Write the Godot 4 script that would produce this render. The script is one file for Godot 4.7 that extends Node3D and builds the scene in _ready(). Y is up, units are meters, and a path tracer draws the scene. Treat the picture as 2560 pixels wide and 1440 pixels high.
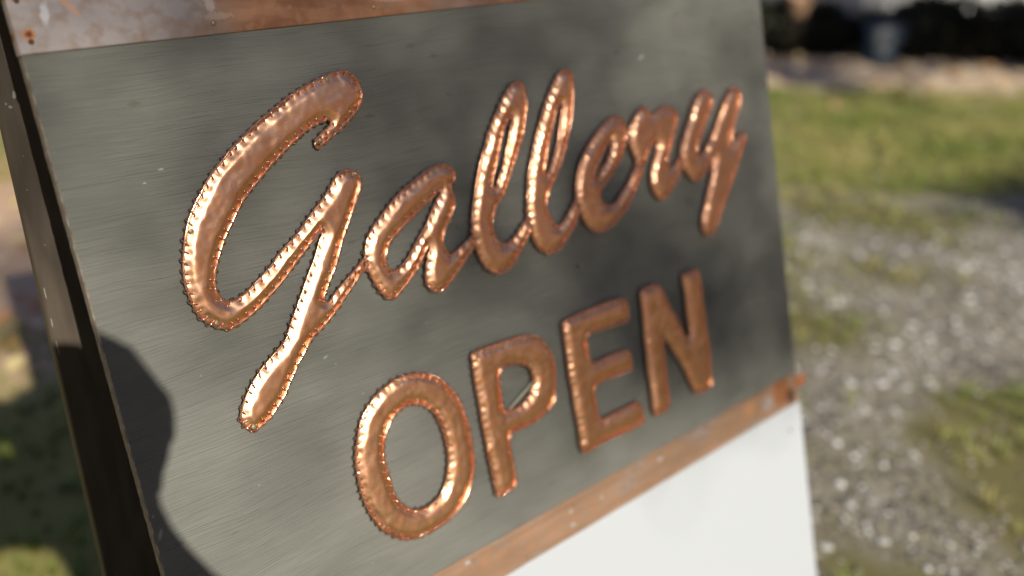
extends Node3D
# A copper-lettered gallery sign (A-frame) on a gravel and grass yard, low sun behind the photographer.

const SIGN_O := Vector3(-0.49221, 1.28392, -0.91727)      # top left corner of the grey panel's front
const SIGN_X := Vector3(0.74087, 0.0, -0.671648)          # along the panel
const SIGN_Y := Vector3(-0.199263, 0.954978, -0.2198)     # up the panel
const SIGN_Z := Vector3(0.641409, 0.296678, 0.707514)     # out of the panel
const SUN := Vector3(-0.4574, -0.5137, -0.7259)           # the way the sunlight travels

var rng := RandomNumberGenerator.new()
var taken := {}
var sign_frame: Transform3D

# ---------------------------------------------------------------- helpers
func numbered(called: String) -> String:
	if not taken.has(called):
		taken[called] = 0
		return called
	taken[called] += 1
	return "%s_%03d" % [called, taken[called]]

func thing(called: String, label: String, category: String, at: Transform3D, group := "") -> Node3D:
	var o := Node3D.new()
	o.name = numbered(called)
	add_child(o, true)
	o.transform = at
	tag(o, label, category, group)
	return o

func tag(o: Node, label: String, category: String, group := "") -> void:
	o.set_meta("label", label)
	o.set_meta("category", category)
	if group != "":
		o.set_meta("group", group)

func part(called: String, mesh: Mesh, mat: Material, parent: Node, at := Transform3D()) -> MeshInstance3D:
	var o := MeshInstance3D.new()
	var n := called
	var k := 0
	while parent.has_node(NodePath(n)):
		k += 1
		n = "%s_%03d" % [called, k]
	o.name = n
	o.mesh = mesh
	if mat:
		o.material_override = mat
	o.transform = at
	parent.add_child(o, true)
	return o

func lin(r: float, g: float, b: float) -> Color:
	return Color(r, g, b).linear_to_srgb()

func mat(c: Color, rough := 0.7, metal := 0.0) -> StandardMaterial3D:
	var m := StandardMaterial3D.new()
	m.albedo_color = c
	m.roughness = rough
	m.metallic = metal
	return m

func noise_tex(freq: float, sd: int, c0: Color, c1: Color, size := 256, octaves := 4) -> NoiseTexture2D:
	var t := NoiseTexture2D.new()
	t.width = size
	t.height = size
	t.seamless = true
	var n := FastNoiseLite.new()
	n.seed = sd
	n.frequency = freq
	n.fractal_octaves = octaves
	t.noise = n
	var g := Gradient.new()
	g.set_color(0, c0)
	g.set_color(1, c1)
	g.set_offset(0, 0.25)
	g.set_offset(1, 0.75)
	t.color_ramp = g
	return t

func fnl(freq: float, sd: int, octaves := 3) -> FastNoiseLite:
	var n := FastNoiseLite.new()
	n.seed = sd
	n.frequency = freq
	n.noise_type = FastNoiseLite.TYPE_SIMPLEX_SMOOTH
	n.fractal_octaves = octaves
	return n

class Soup:
	var v := PackedVector3Array()
	var n := PackedVector3Array()
	var c := PackedColorArray()
	var uv := PackedVector2Array()
	var idx := PackedInt32Array()
	var colored := false
	var mapped := false
	func vert(p: Vector3, nn: Vector3, col := Color.WHITE, t := Vector2.ZERO) -> int:
		v.append(p)
		n.append(nn)
		if colored: c.append(col)
		if mapped: uv.append(t)
		return v.size() - 1
	func tri(a: int, b: int, d: int) -> void:
		var f := (v[b] - v[a]).cross(v[d] - v[a])
		if f.dot(n[a] + n[b] + n[d]) > 0.0:
			idx.append(a); idx.append(d); idx.append(b)
		else:
			idx.append(a); idx.append(b); idx.append(d)
	func quad(a: int, b: int, d: int, e: int) -> void:
		tri(a, b, d)
		tri(a, d, e)
	func face(p: Array, col := Color.WHITE, uvs := []) -> void:   # a flat polygon of its own vertices; wanted side: clockwise from front
		var nn: Vector3 = -(p[1] - p[0]).cross(p[2] - p[0]).normalized()
		var first := v.size()
		for i in p.size():
			vert(p[i], nn, col, uvs[i] if uvs.size() else Vector2.ZERO)
		for i in range(1, p.size() - 1):
			idx.append(first); idx.append(first + i); idx.append(first + i + 1)
	func box(lo: Vector3, hi: Vector3, b := 0.0, col := Color.WHITE) -> void:   # a box with chamfered edges
		var cen := (lo + hi) * 0.5
		var h := (hi - lo) * 0.5
		if b <= 0.0: b = minf(h.x, minf(h.y, h.z)) * 0.12
		for ax in 3:
			var u := (ax + 1) % 3
			var w := (ax + 2) % 3
			for s in [-1.0, 1.0]:
				var q := []
				for k in [[-1, -1], [1, -1], [1, 1], [-1, 1]]:
					var p := Vector3.ZERO
					p[ax] = h[ax] * s
					p[u] = (h[u] - b) * k[0]
					p[w] = (h[w] - b) * k[1]
					q.append(cen + p)
				if s > 0: q.reverse()
				face(q, col)
			for su in [-1.0, 1.0]:
				for sw in [-1.0, 1.0]:
					var q := []
					for k in [[0, -1], [0, 1], [1, 1], [1, -1]]:
						var p := Vector3.ZERO
						p[ax] = (h[ax] - b) * k[1]
						p[u] = (h[u] - (b if k[0] == 1 else 0.0)) * su
						p[w] = (h[w] - (0.0 if k[0] == 1 else b)) * sw
						q.append(cen + p)
					var nn: Vector3 = -(q[1] - q[0]).cross(q[2] - q[0])
					var outw := Vector3.ZERO
					outw[u] = su
					outw[w] = sw
					if nn.dot(outw) < 0: q.reverse()
					face(q, col)
		for sx in [-1.0, 1.0]:
			for sy in [-1.0, 1.0]:
				for sz in [-1.0, 1.0]:
					var o := Vector3(sx, sy, sz)
					var q := [cen + Vector3((h.x) * sx, (h.y - b) * sy, (h.z - b) * sz), cen + Vector3((h.x - b) * sx, h.y * sy, (h.z - b) * sz), cen + Vector3((h.x - b) * sx, (h.y - b) * sy, h.z * sz)]
					if (-(q[1] - q[0]).cross(q[2] - q[0])).dot(o) < 0: q.reverse()
					face(q, col)
	func tube(pts: PackedVector3Array, radii, sides: int, closed: bool, col := Color.WHITE) -> void:
		var m := pts.size()
		if m < 2: return
		var up := Vector3(0.123, 0.2, 0.97).normalized()
		var first := v.size()
		for i in m:
			var a := pts[(i - 1 + m) % m] if closed or i > 0 else pts[0]
			var b := pts[(i + 1) % m] if closed or i < m - 1 else pts[m - 1]
			var t := (b - a).normalized()
			var sx := t.cross(up)
			if sx.length() < 0.05: sx = t.cross(Vector3(1, 0.1, 0))
			sx = sx.normalized()
			var sy := sx.cross(t).normalized()
			var r: float = radii[i] if radii is Array or radii is PackedFloat32Array else radii
			for k in sides:
				var an := TAU * k / sides
				var nn := sx * cos(an) + sy * sin(an)
				vert(pts[i] + nn * r, nn, col)
		for i in (m if closed else m - 1):
			var j := (i + 1) % m
			for k in sides:
				var l := (k + 1) % sides
				quad(first + i * sides + k, first + i * sides + l, first + j * sides + l, first + j * sides + k)
		if not closed:
			for e in [0, m - 1]:
				var t: Vector3 = (pts[0] - pts[1]).normalized() if e == 0 else (pts[m - 1] - pts[m - 2]).normalized()
				var cc := vert(pts[e], t, col)
				var ring := []
				for k in sides:
					ring.append(vert(v[first + e * sides + k], t, col))
				for k in sides:
					tri(cc, ring[k], ring[(k + 1) % sides])
	func lathe(prof: Array, sides: int, col := Color.WHITE) -> void:   # prof: Vector2(radius, height) from bottom to top, round the y axis
		var first := v.size()
		for i in prof.size():
			var a: Vector2 = prof[maxi(i - 1, 0)]
			var b: Vector2 = prof[mini(i + 1, prof.size() - 1)]
			var d := (b - a).normalized()
			for k in sides:
				var an := TAU * k / sides
				vert(Vector3(prof[i].x * cos(an), prof[i].y, prof[i].x * sin(an)), Vector3(d.y * cos(an), -d.x, d.y * sin(an)).normalized(), col)
		for i in prof.size() - 1:
			for k in sides:
				var l := (k + 1) % sides
				quad(first + i * sides + k, first + i * sides + l, first + (i + 1) * sides + l, first + (i + 1) * sides + k)
	func mesh() -> ArrayMesh:
		var arr := []
		arr.resize(Mesh.ARRAY_MAX)
		arr[Mesh.ARRAY_VERTEX] = v
		arr[Mesh.ARRAY_NORMAL] = n
		if colored: arr[Mesh.ARRAY_COLOR] = c
		if mapped: arr[Mesh.ARRAY_TEX_UV] = uv
		arr[Mesh.ARRAY_INDEX] = idx
		var m := ArrayMesh.new()
		m.add_surface_from_arrays(Mesh.PRIMITIVE_TRIANGLES, arr)
		return m

# ---------------------------------------------------------------- outlines (millimetres on the panel, from its top left corner)
func outlines() -> Array:
	return [
		["G", "O", [337.0, -61.0, 351.0, -61.2, 360.1, -66.8, 366.3, -77.3, 368.6, -87.4, 367.1, -96.2, 360.5, -106.5, 348.7, -115.5, 331.9, -126.6, 315.9, -134.7, 304.3, -140.8, 296.0, -143.8, 291.1, -141.5, 292.8, -136.5, 300.2, -131.0, 308.5, -126.2, 317.0, -120.8, 319.4, -117.3, 316.2, -114.4, 307.8, -114.8, 296.2, -117.9, 281.9, -123.2, 266.7, -131.1, 251.4, -140.2, 241.6, -146.5, 230.1, -153.7, 214.1, -165.2, 199.4, -176.2, 186.2, -187.4, 176.3, -197.8, 167.8, -208.4, 159.6, -218.2, 151.6, -229.2, 146.3, -237.2, 140.5, -247.4, 136.0, -257.9, 133.0, -267.8, 131.8, -276.9, 133.3, -284.3, 136.9, -291.0, 143.3, -294.8, 150.2, -294.8, 160.7, -292.1, 169.6, -288.3, 179.6, -282.4, 189.8, -276.0, 203.8, -267.1, 214.8, -257.8, 230.9, -247.7, 246.1, -237.7, 260.2, -226.2, 273.5, -215.9, 286.2, -206.4, 297.6, -195.9, 307.8, -186.1, 316.6, -179.9, 325.5, -178.2, 334.7, -180.9, 340.8, -187.1, 342.7, -194.1, 340.4, -201.2, 335.4, -210.3, 328.1, -221.4, 320.6, -231.3, 313.4, -242.4, 304.6, -255.5, 297.4, -266.5, 291.6, -276.7, 283.8, -290.5, 275.7, -301.0, 268.2, -311.2, 261.6, -320.1, 260.0, -326.8, 262.7, -329.6, 268.1, -328.6, 278.3, -321.2, 290.5, -313.3, 302.7, -305.7, 318.4, -295.9, 326.3, -290.1, 329.1, -296.0, 324.9, -303.8, 315.6, -308.1, 307.4, -315.3, 298.8, -322.3, 288.0, -331.2, 278.0, -339.7, 267.7, -347.0, 255.7, -354.7, 245.3, -360.8, 235.2, -365.9, 224.9, -374.4, 216.8, -383.5, 208.2, -391.9, 200.4, -402.1, 191.6, -411.8, 183.2, -422.6, 173.7, -431.0, 166.4, -437.5, 157.5, -443.8, 148.9, -447.2, 141.4, -450.4, 135.4, -450.1, 129.1, -444.7, 125.9, -436.9, 125.2, -429.6, 127.9, -422.7, 132.4, -414.4, 138.3, -406.6, 145.5, -398.1, 154.6, -389.9, 164.1, -382.2, 175.2, -374.9, 184.5, -368.9, 195.0, -362.3, 202.3, -356.1, 212.6, -339.7, 219.9, -329.3, 227.4, -318.4, 236.1, -306.9, 243.8, -295.0, 250.3, -286.2, 257.6, -276.1, 265.5, -263.6, 272.5, -252.8, 277.6, -245.1, 276.3, -241.3, 271.5, -245.2, 260.5, -252.4, 249.3, -260.6, 240.7, -267.3, 228.9, -276.1, 217.2, -285.3, 205.8, -293.0, 195.9, -299.6, 186.8, -305.3, 178.9, -310.4, 169.2, -314.8, 159.1, -319.1, 149.8, -322.6, 140.9, -324.7, 132.3, -324.0, 124.6, -319.7, 117.7, -314.7, 111.2, -308.1, 106.2, -300.0, 103.6, -291.7, 101.6, -280.9, 100.3, -271.3, 99.6, -261.0, 101.0, -249.9, 103.2, -239.1, 106.3, -228.6, 109.1, -219.3, 112.0, -211.4, 116.7, -201.6, 121.1, -193.2, 125.9, -186.6, 132.7, -177.7, 140.5, -168.6, 147.6, -160.6, 157.0, -151.2, 165.9, -143.9, 177.6, -135.2, 183.8, -129.5, 193.6, -123.1, 203.9, -116.7, 215.6, -109.5, 230.2, -100.8, 241.6, -95.3, 257.3, -87.4, 268.0, -82.0, 279.7, -76.7, 294.2, -71.7, 308.0, -67.9, 319.8, -64.2, 328.5, -62.5]],
		["a", "O", [327.7, -287.9, 331.9, -276.0, 338.7, -264.7, 350.4, -253.0, 361.3, -245.1, 374.5, -235.0, 390.5, -224.4, 408.1, -216.0, 429.2, -207.1, 445.4, -201.2, 459.1, -198.5, 472.3, -198.9, 481.0, -204.9, 486.7, -213.0, 484.6, -222.4, 477.0, -229.0, 477.2, -237.2, 479.2, -246.9, 476.2, -257.2, 468.4, -268.1, 459.4, -278.1, 452.6, -287.5, 448.0, -299.1, 449.2, -308.8, 454.2, -316.7, 460.5, -318.8, 471.8, -314.4, 485.6, -308.3, 497.4, -302.7, 502.6, -307.9, 499.5, -315.6, 486.8, -325.4, 472.4, -337.0, 457.3, -348.8, 443.8, -357.4, 432.7, -361.7, 421.1, -359.5, 413.1, -350.7, 411.7, -339.3, 414.7, -326.3, 420.0, -314.1, 424.2, -304.2, 423.9, -297.0, 416.6, -306.1, 406.3, -317.1, 395.7, -326.8, 384.1, -335.6, 372.8, -343.4, 364.0, -349.0, 354.2, -351.1, 346.0, -346.1, 339.2, -335.6, 334.1, -323.6, 330.7, -312.2, 327.1, -301.8]],
		["a", "H", [463.1, -231.0, 455.1, -231.0, 445.2, -237.0, 430.7, -243.5, 414.6, -251.8, 396.6, -261.0, 382.1, -269.8, 369.0, -278.3, 360.5, -288.3, 355.9, -300.3, 356.8, -309.6, 362.1, -316.3, 369.4, -317.1, 379.8, -312.9, 391.1, -305.0, 403.2, -293.6, 415.6, -281.5, 426.2, -272.1, 435.3, -260.7, 444.5, -249.2, 454.7, -239.0]],
		["l", "O", [502.6, -311.2, 499.3, -300.3, 501.1, -288.9, 503.2, -279.3, 507.6, -265.7, 512.8, -251.8, 518.6, -238.0, 524.3, -224.7, 530.5, -212.6, 538.9, -197.0, 548.2, -183.8, 555.1, -171.7, 566.0, -158.0, 577.1, -143.8, 589.6, -129.6, 602.6, -117.1, 613.6, -110.8, 622.9, -109.3, 630.1, -114.1, 633.0, -125.7, 631.9, -141.9, 625.9, -159.1, 620.3, -174.6, 611.4, -191.3, 599.6, -208.0, 585.5, -228.2, 573.3, -246.9, 562.1, -260.5, 549.8, -269.9, 542.6, -279.7, 536.5, -290.8, 534.7, -302.4, 536.8, -313.2, 542.2, -322.0, 550.7, -327.6, 561.6, -325.6, 574.3, -319.3, 586.1, -310.4, 597.1, -302.3, 603.2, -299.0, 605.9, -308.5, 602.2, -318.3, 594.9, -327.2, 583.9, -338.7, 571.7, -349.2, 559.0, -358.9, 545.9, -363.7, 532.4, -364.2, 520.5, -358.2, 510.4, -347.5, 504.9, -333.4, 502.5, -321.4]],
		["l", "H", [600.1, -152.8, 591.9, -159.9, 583.1, -170.2, 574.7, -185.0, 567.8, -200.0, 560.2, -214.9, 551.8, -230.1, 547.4, -243.9, 550.2, -247.8, 556.4, -242.9, 562.4, -232.2, 575.2, -213.7, 584.0, -196.7, 590.7, -182.7, 596.8, -168.5, 601.7, -159.2]],
		["l2", "O", [601.9, -294.0, 604.1, -279.9, 608.8, -265.1, 612.0, -250.1, 617.1, -237.1, 622.7, -224.9, 630.7, -209.1, 639.9, -191.6, 648.6, -176.4, 659.1, -159.6, 669.4, -144.5, 681.3, -129.5, 692.7, -116.7, 704.4, -106.7, 715.5, -104.1, 724.6, -108.1, 728.1, -119.0, 725.8, -138.0, 718.4, -162.2, 709.7, -184.5, 699.8, -204.2, 687.3, -225.1, 680.2, -235.7, 671.0, -248.2, 659.8, -259.6, 650.4, -269.6, 643.2, -281.2, 640.0, -292.4, 641.6, -304.1, 646.4, -316.0, 653.6, -324.3, 662.6, -324.5, 674.1, -316.8, 685.1, -307.7, 694.6, -298.2, 700.4, -294.5, 705.6, -306.7, 702.3, -314.5, 694.0, -326.2, 682.3, -337.7, 669.3, -348.1, 657.7, -356.3, 642.7, -361.1, 629.9, -360.3, 617.2, -351.7, 608.6, -340.0, 604.3, -327.0, 602.2, -314.7]],
		["l2", "H", [697.8, -150.4, 688.2, -157.7, 679.4, -173.2, 670.5, -188.7, 661.7, -204.1, 655.7, -217.6, 649.2, -233.4, 645.7, -242.7, 647.0, -247.7, 653.1, -245.3, 662.0, -233.4, 672.8, -216.6, 682.7, -200.1, 689.5, -183.0, 696.0, -167.0, 699.7, -157.1]],
		["e", "O", [701.3, -298.4, 701.8, -283.8, 706.6, -268.4, 713.0, -253.9, 723.0, -238.2, 737.9, -223.4, 751.3, -212.4, 767.5, -201.1, 782.3, -193.1, 797.6, -187.6, 810.9, -188.4, 822.2, -195.8, 827.0, -208.4, 823.6, -225.9, 815.0, -241.4, 802.2, -255.4, 787.0, -268.2, 772.5, -277.8, 758.4, -285.6, 750.8, -292.8, 750.3, -303.9, 756.4, -313.4, 767.1, -318.2, 781.7, -317.5, 795.5, -307.8, 810.7, -296.3, 825.7, -281.4, 838.5, -268.5, 849.2, -271.8, 851.5, -280.0, 836.6, -297.7, 818.4, -318.4, 798.6, -334.0, 777.8, -346.0, 756.7, -352.0, 737.2, -351.8, 722.8, -344.7, 712.4, -332.3, 706.2, -316.0]],
		["e", "H", [791.4, -218.6, 780.0, -226.5, 768.3, -236.7, 757.6, -250.2, 748.0, -263.1, 741.8, -272.4, 750.7, -271.7, 760.7, -261.2, 775.0, -251.6, 785.6, -238.6, 791.7, -226.1]],
		["r", "O", [839.5, -258.5, 836.5, -250.3, 832.1, -239.4, 831.6, -227.3, 836.2, -213.6, 844.7, -198.7, 858.1, -187.6, 871.4, -182.0, 879.4, -185.1, 883.8, -192.1, 884.7, -197.4, 894.6, -196.3, 907.9, -192.6, 926.3, -189.6, 940.5, -193.6, 948.8, -203.3, 949.6, -215.2, 941.8, -229.7, 931.9, -244.5, 921.3, -263.0, 914.0, -275.5, 914.1, -285.4, 921.5, -288.8, 931.7, -283.4, 945.8, -273.4, 952.7, -280.7, 951.0, -289.7, 943.0, -299.6, 929.3, -312.3, 913.7, -324.5, 900.1, -332.4, 888.8, -334.0, 878.3, -327.1, 871.0, -313.8, 869.0, -299.0, 874.4, -281.1, 883.3, -265.3, 892.8, -251.4, 897.7, -241.2, 892.2, -239.0, 883.8, -242.1, 876.1, -247.1, 868.3, -257.3, 859.2, -269.8, 849.2, -271.8, 839.7, -267.5]],
		["y", "O", [952.5, -292.7, 948.0, -278.5, 950.8, -263.0, 960.2, -246.0, 973.1, -226.9, 987.1, -207.9, 999.6, -191.1, 1013.2, -180.5, 1025.4, -177.5, 1036.6, -181.1, 1045.5, -191.7, 1043.2, -204.9, 1030.8, -219.2, 1018.3, -234.2, 1004.5, -250.8, 994.6, -264.0, 991.1, -277.6, 996.4, -283.3, 1009.6, -276.1, 1020.2, -265.1, 1034.6, -251.8, 1050.2, -232.5, 1064.4, -215.5, 1076.8, -202.3, 1092.4, -190.2, 1107.1, -183.9, 1119.1, -187.6, 1123.2, -197.2, 1117.3, -217.2, 1103.7, -236.1, 1091.1, -255.0, 1083.6, -271.9, 1079.9, -285.9, 1087.8, -280.3, 1096.2, -271.9, 1106.5, -265.9, 1117.5, -262.8, 1126.0, -267.8, 1125.7, -276.2, 1116.8, -286.8, 1105.8, -302.6, 1095.2, -316.9, 1080.3, -335.4, 1062.7, -357.4, 1043.9, -379.7, 1028.0, -398.9, 1012.9, -414.6, 1000.8, -420.2, 992.2, -418.9, 984.8, -411.5, 981.9, -397.5, 985.5, -383.7, 993.8, -368.1, 1005.0, -348.9, 1016.0, -330.3, 1024.4, -314.6, 1031.5, -299.4, 1034.3, -290.2, 1026.4, -297.1, 1011.1, -309.3, 995.5, -317.3, 980.9, -321.3, 970.1, -316.4, 960.4, -306.3]],
		["O", "O", [370.8, -459.9, 353.6, -456.2, 337.0, -456.1, 321.8, -459.6, 307.0, -464.8, 294.0, -473.9, 282.9, -482.4, 274.5, -492.9, 267.1, -506.5, 261.8, -519.3, 257.5, -532.4, 255.1, -548.0, 254.3, -564.4, 254.4, -579.5, 255.8, -594.2, 259.3, -610.5, 264.0, -624.7, 271.5, -640.8, 282.2, -654.5, 295.4, -666.6, 309.2, -674.4, 324.7, -678.8, 340.5, -680.2, 358.0, -678.1, 374.4, -676.0, 389.8, -669.6, 403.7, -661.1, 415.7, -649.2, 425.4, -634.3, 431.4, -616.7, 434.3, -600.2, 434.6, -576.0, 434.0, -556.0, 431.3, -535.9, 426.4, -516.9, 417.3, -498.4, 406.3, -482.9, 390.5, -469.4]],
		["O", "H", [360.7, -498.8, 346.6, -495.3, 333.4, -497.2, 320.5, -503.7, 310.9, -512.9, 304.1, -523.2, 299.1, -537.0, 296.7, -550.1, 296.4, -559.6, 297.1, -570.1, 298.0, -580.2, 298.7, -593.6, 300.5, -604.8, 305.3, -617.4, 312.1, -627.4, 321.2, -636.2, 333.1, -641.6, 344.8, -643.2, 358.1, -640.8, 369.4, -636.2, 379.1, -626.6, 386.3, -612.9, 391.7, -597.8, 394.2, -583.3, 394.3, -558.5, 391.6, -539.8, 385.8, -523.0, 376.2, -509.1]],
		["P", "O", [462.4, -462.3, 477.8, -460.8, 496.0, -461.1, 515.0, -462.1, 535.2, -463.1, 554.8, -465.0, 571.8, -469.7, 585.2, -477.6, 595.3, -490.7, 603.8, -504.8, 606.9, -517.1, 606.5, -531.0, 604.9, -546.9, 601.4, -563.6, 595.1, -578.0, 583.2, -587.8, 569.1, -592.8, 553.7, -596.6, 536.0, -597.4, 520.6, -596.5, 507.3, -597.0, 501.7, -601.7, 499.8, -614.1, 500.0, -631.2, 500.7, -646.0, 500.5, -661.2, 500.3, -669.4, 495.5, -677.5, 485.2, -678.8, 471.9, -680.0, 464.2, -680.4, 462.2, -675.7, 461.7, -660.4, 460.7, -644.3, 460.1, -623.0, 459.4, -602.3, 459.4, -582.1, 459.2, -559.5, 459.6, -544.0, 459.6, -524.2, 459.7, -504.2, 460.4, -484.6, 461.0, -472.1]],
		["P", "H", [503.9, -506.6, 506.7, -500.9, 513.9, -498.5, 525.2, -499.2, 538.4, -501.8, 551.8, -508.2, 560.4, -516.0, 562.3, -526.0, 562.5, -536.0, 559.8, -545.1, 554.3, -552.6, 545.1, -558.7, 532.4, -562.8, 518.0, -565.0, 504.4, -564.2, 499.3, -559.3, 499.0, -550.6, 499.3, -534.8, 501.3, -518.7]],
		["E", "O", [638.7, -467.9, 654.2, -466.2, 681.0, -465.2, 714.3, -465.3, 741.2, -465.9, 767.4, -468.8, 775.1, -477.0, 776.0, -491.3, 776.0, -504.0, 767.4, -506.7, 740.8, -504.6, 713.7, -502.3, 693.8, -501.3, 682.1, -502.3, 679.0, -513.6, 678.7, -527.8, 678.6, -541.5, 683.9, -549.8, 699.8, -550.9, 724.9, -550.1, 757.1, -551.9, 765.4, -560.0, 766.7, -572.7, 767.1, -585.1, 757.2, -587.0, 732.2, -585.5, 704.0, -583.9, 697.6, -584.3, 682.1, -585.5, 678.3, -595.5, 677.9, -610.7, 678.4, -625.7, 679.0, -638.6, 686.5, -644.2, 706.2, -644.1, 734.6, -644.4, 765.3, -643.9, 775.4, -651.7, 777.8, -664.6, 778.5, -681.1, 770.2, -683.5, 741.1, -683.6, 705.8, -681.0, 671.0, -680.3, 648.6, -682.9, 637.2, -680.3, 634.6, -671.2, 634.9, -652.6, 635.1, -630.7, 633.8, -607.1, 633.7, -586.8, 633.9, -565.1, 632.4, -555.8, 633.5, -534.2, 634.2, -510.2, 635.4, -488.3, 635.5, -475.7]],
		["N", "O", [811.0, -468.5, 824.9, -466.9, 845.0, -467.1, 856.9, -475.1, 864.6, -493.1, 875.4, -516.3, 888.2, -541.8, 899.3, -566.5, 909.7, -584.8, 916.1, -573.1, 916.9, -551.9, 916.6, -524.8, 917.5, -497.5, 915.8, -478.1, 915.3, -469.6, 928.5, -469.6, 949.5, -468.1, 956.0, -474.1, 958.0, -492.7, 958.5, -525.4, 959.0, -558.8, 960.5, -586.9, 960.8, -621.9, 959.1, -649.9, 956.9, -674.5, 951.1, -681.5, 934.1, -682.9, 918.7, -682.7, 910.1, -675.9, 902.4, -658.5, 892.3, -632.4, 881.0, -607.8, 868.3, -586.5, 859.9, -571.1, 850.1, -558.2, 846.9, -569.8, 845.2, -589.6, 844.8, -607.8, 844.2, -632.5, 844.1, -660.0, 842.8, -677.9, 832.8, -681.4, 816.0, -683.8, 807.3, -681.9, 803.7, -674.2, 804.2, -651.0, 804.3, -624.3, 804.5, -597.7, 805.7, -571.4, 806.0, -549.5, 807.9, -527.1, 809.4, -503.8, 810.1, -483.0]],
	]

func smooth_loop(flat: Array, step: float, corner_deg: float) -> PackedVector2Array:
	var p := PackedVector2Array()
	for i in range(0, flat.size(), 2):
		p.append(Vector2(flat[i], flat[i + 1]))
	var m := p.size()
	var corner := []
	for i in m:
		var a := p[i] - p[(i - 1 + m) % m]
		var b := p[(i + 1) % m] - p[i]
		corner.append(absf(rad_to_deg(a.angle_to(b))) > corner_deg)
	var fine := PackedVector2Array()
	for i in m:
		var p0 := p[(i - 1 + m) % m]
		var p1 := p[i]
		var p2 := p[(i + 1) % m]
		var p3 := p[(i + 2) % m]
		var l := p1.distance_to(p2)
		var t1 := (p2 - p0) / maxf(p2.distance_to(p0), 1e-6) * l
		var t2 := (p3 - p1) / maxf(p3.distance_to(p1), 1e-6) * l
		if corner[i]: t1 = p2 - p1
		if corner[(i + 1) % m]: t2 = p2 - p1
		var k := maxi(2, int(ceil(l / (step * 0.5))))
		for j in k:
			var t := float(j) / k
			var t_2 := t * t
			var t_3 := t_2 * t
			fine.append(p1 * (2 * t_3 - 3 * t_2 + 1) + t1 * (t_3 - 2 * t_2 + t) + p2 * (-2 * t_3 + 3 * t_2) + t2 * (t_3 - t_2))
	# even spacing
	var total := 0.0
	for i in fine.size():
		total += fine[i].distance_to(fine[(i + 1) % fine.size()])
	var cnt := int(round(total / step))
	var each := total / cnt
	var out := PackedVector2Array()
	var walked := 0.0
	var nxt := 0.0
	for i in fine.size():
		var a := fine[i]
		var b := fine[(i + 1) % fine.size()]
		var l := a.distance_to(b)
		while nxt <= walked + l and out.size() < cnt:
			out.append(a.lerp(b, (nxt - walked) / maxf(l, 1e-9)))
			nxt += each
		walked += l
	return out

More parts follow.
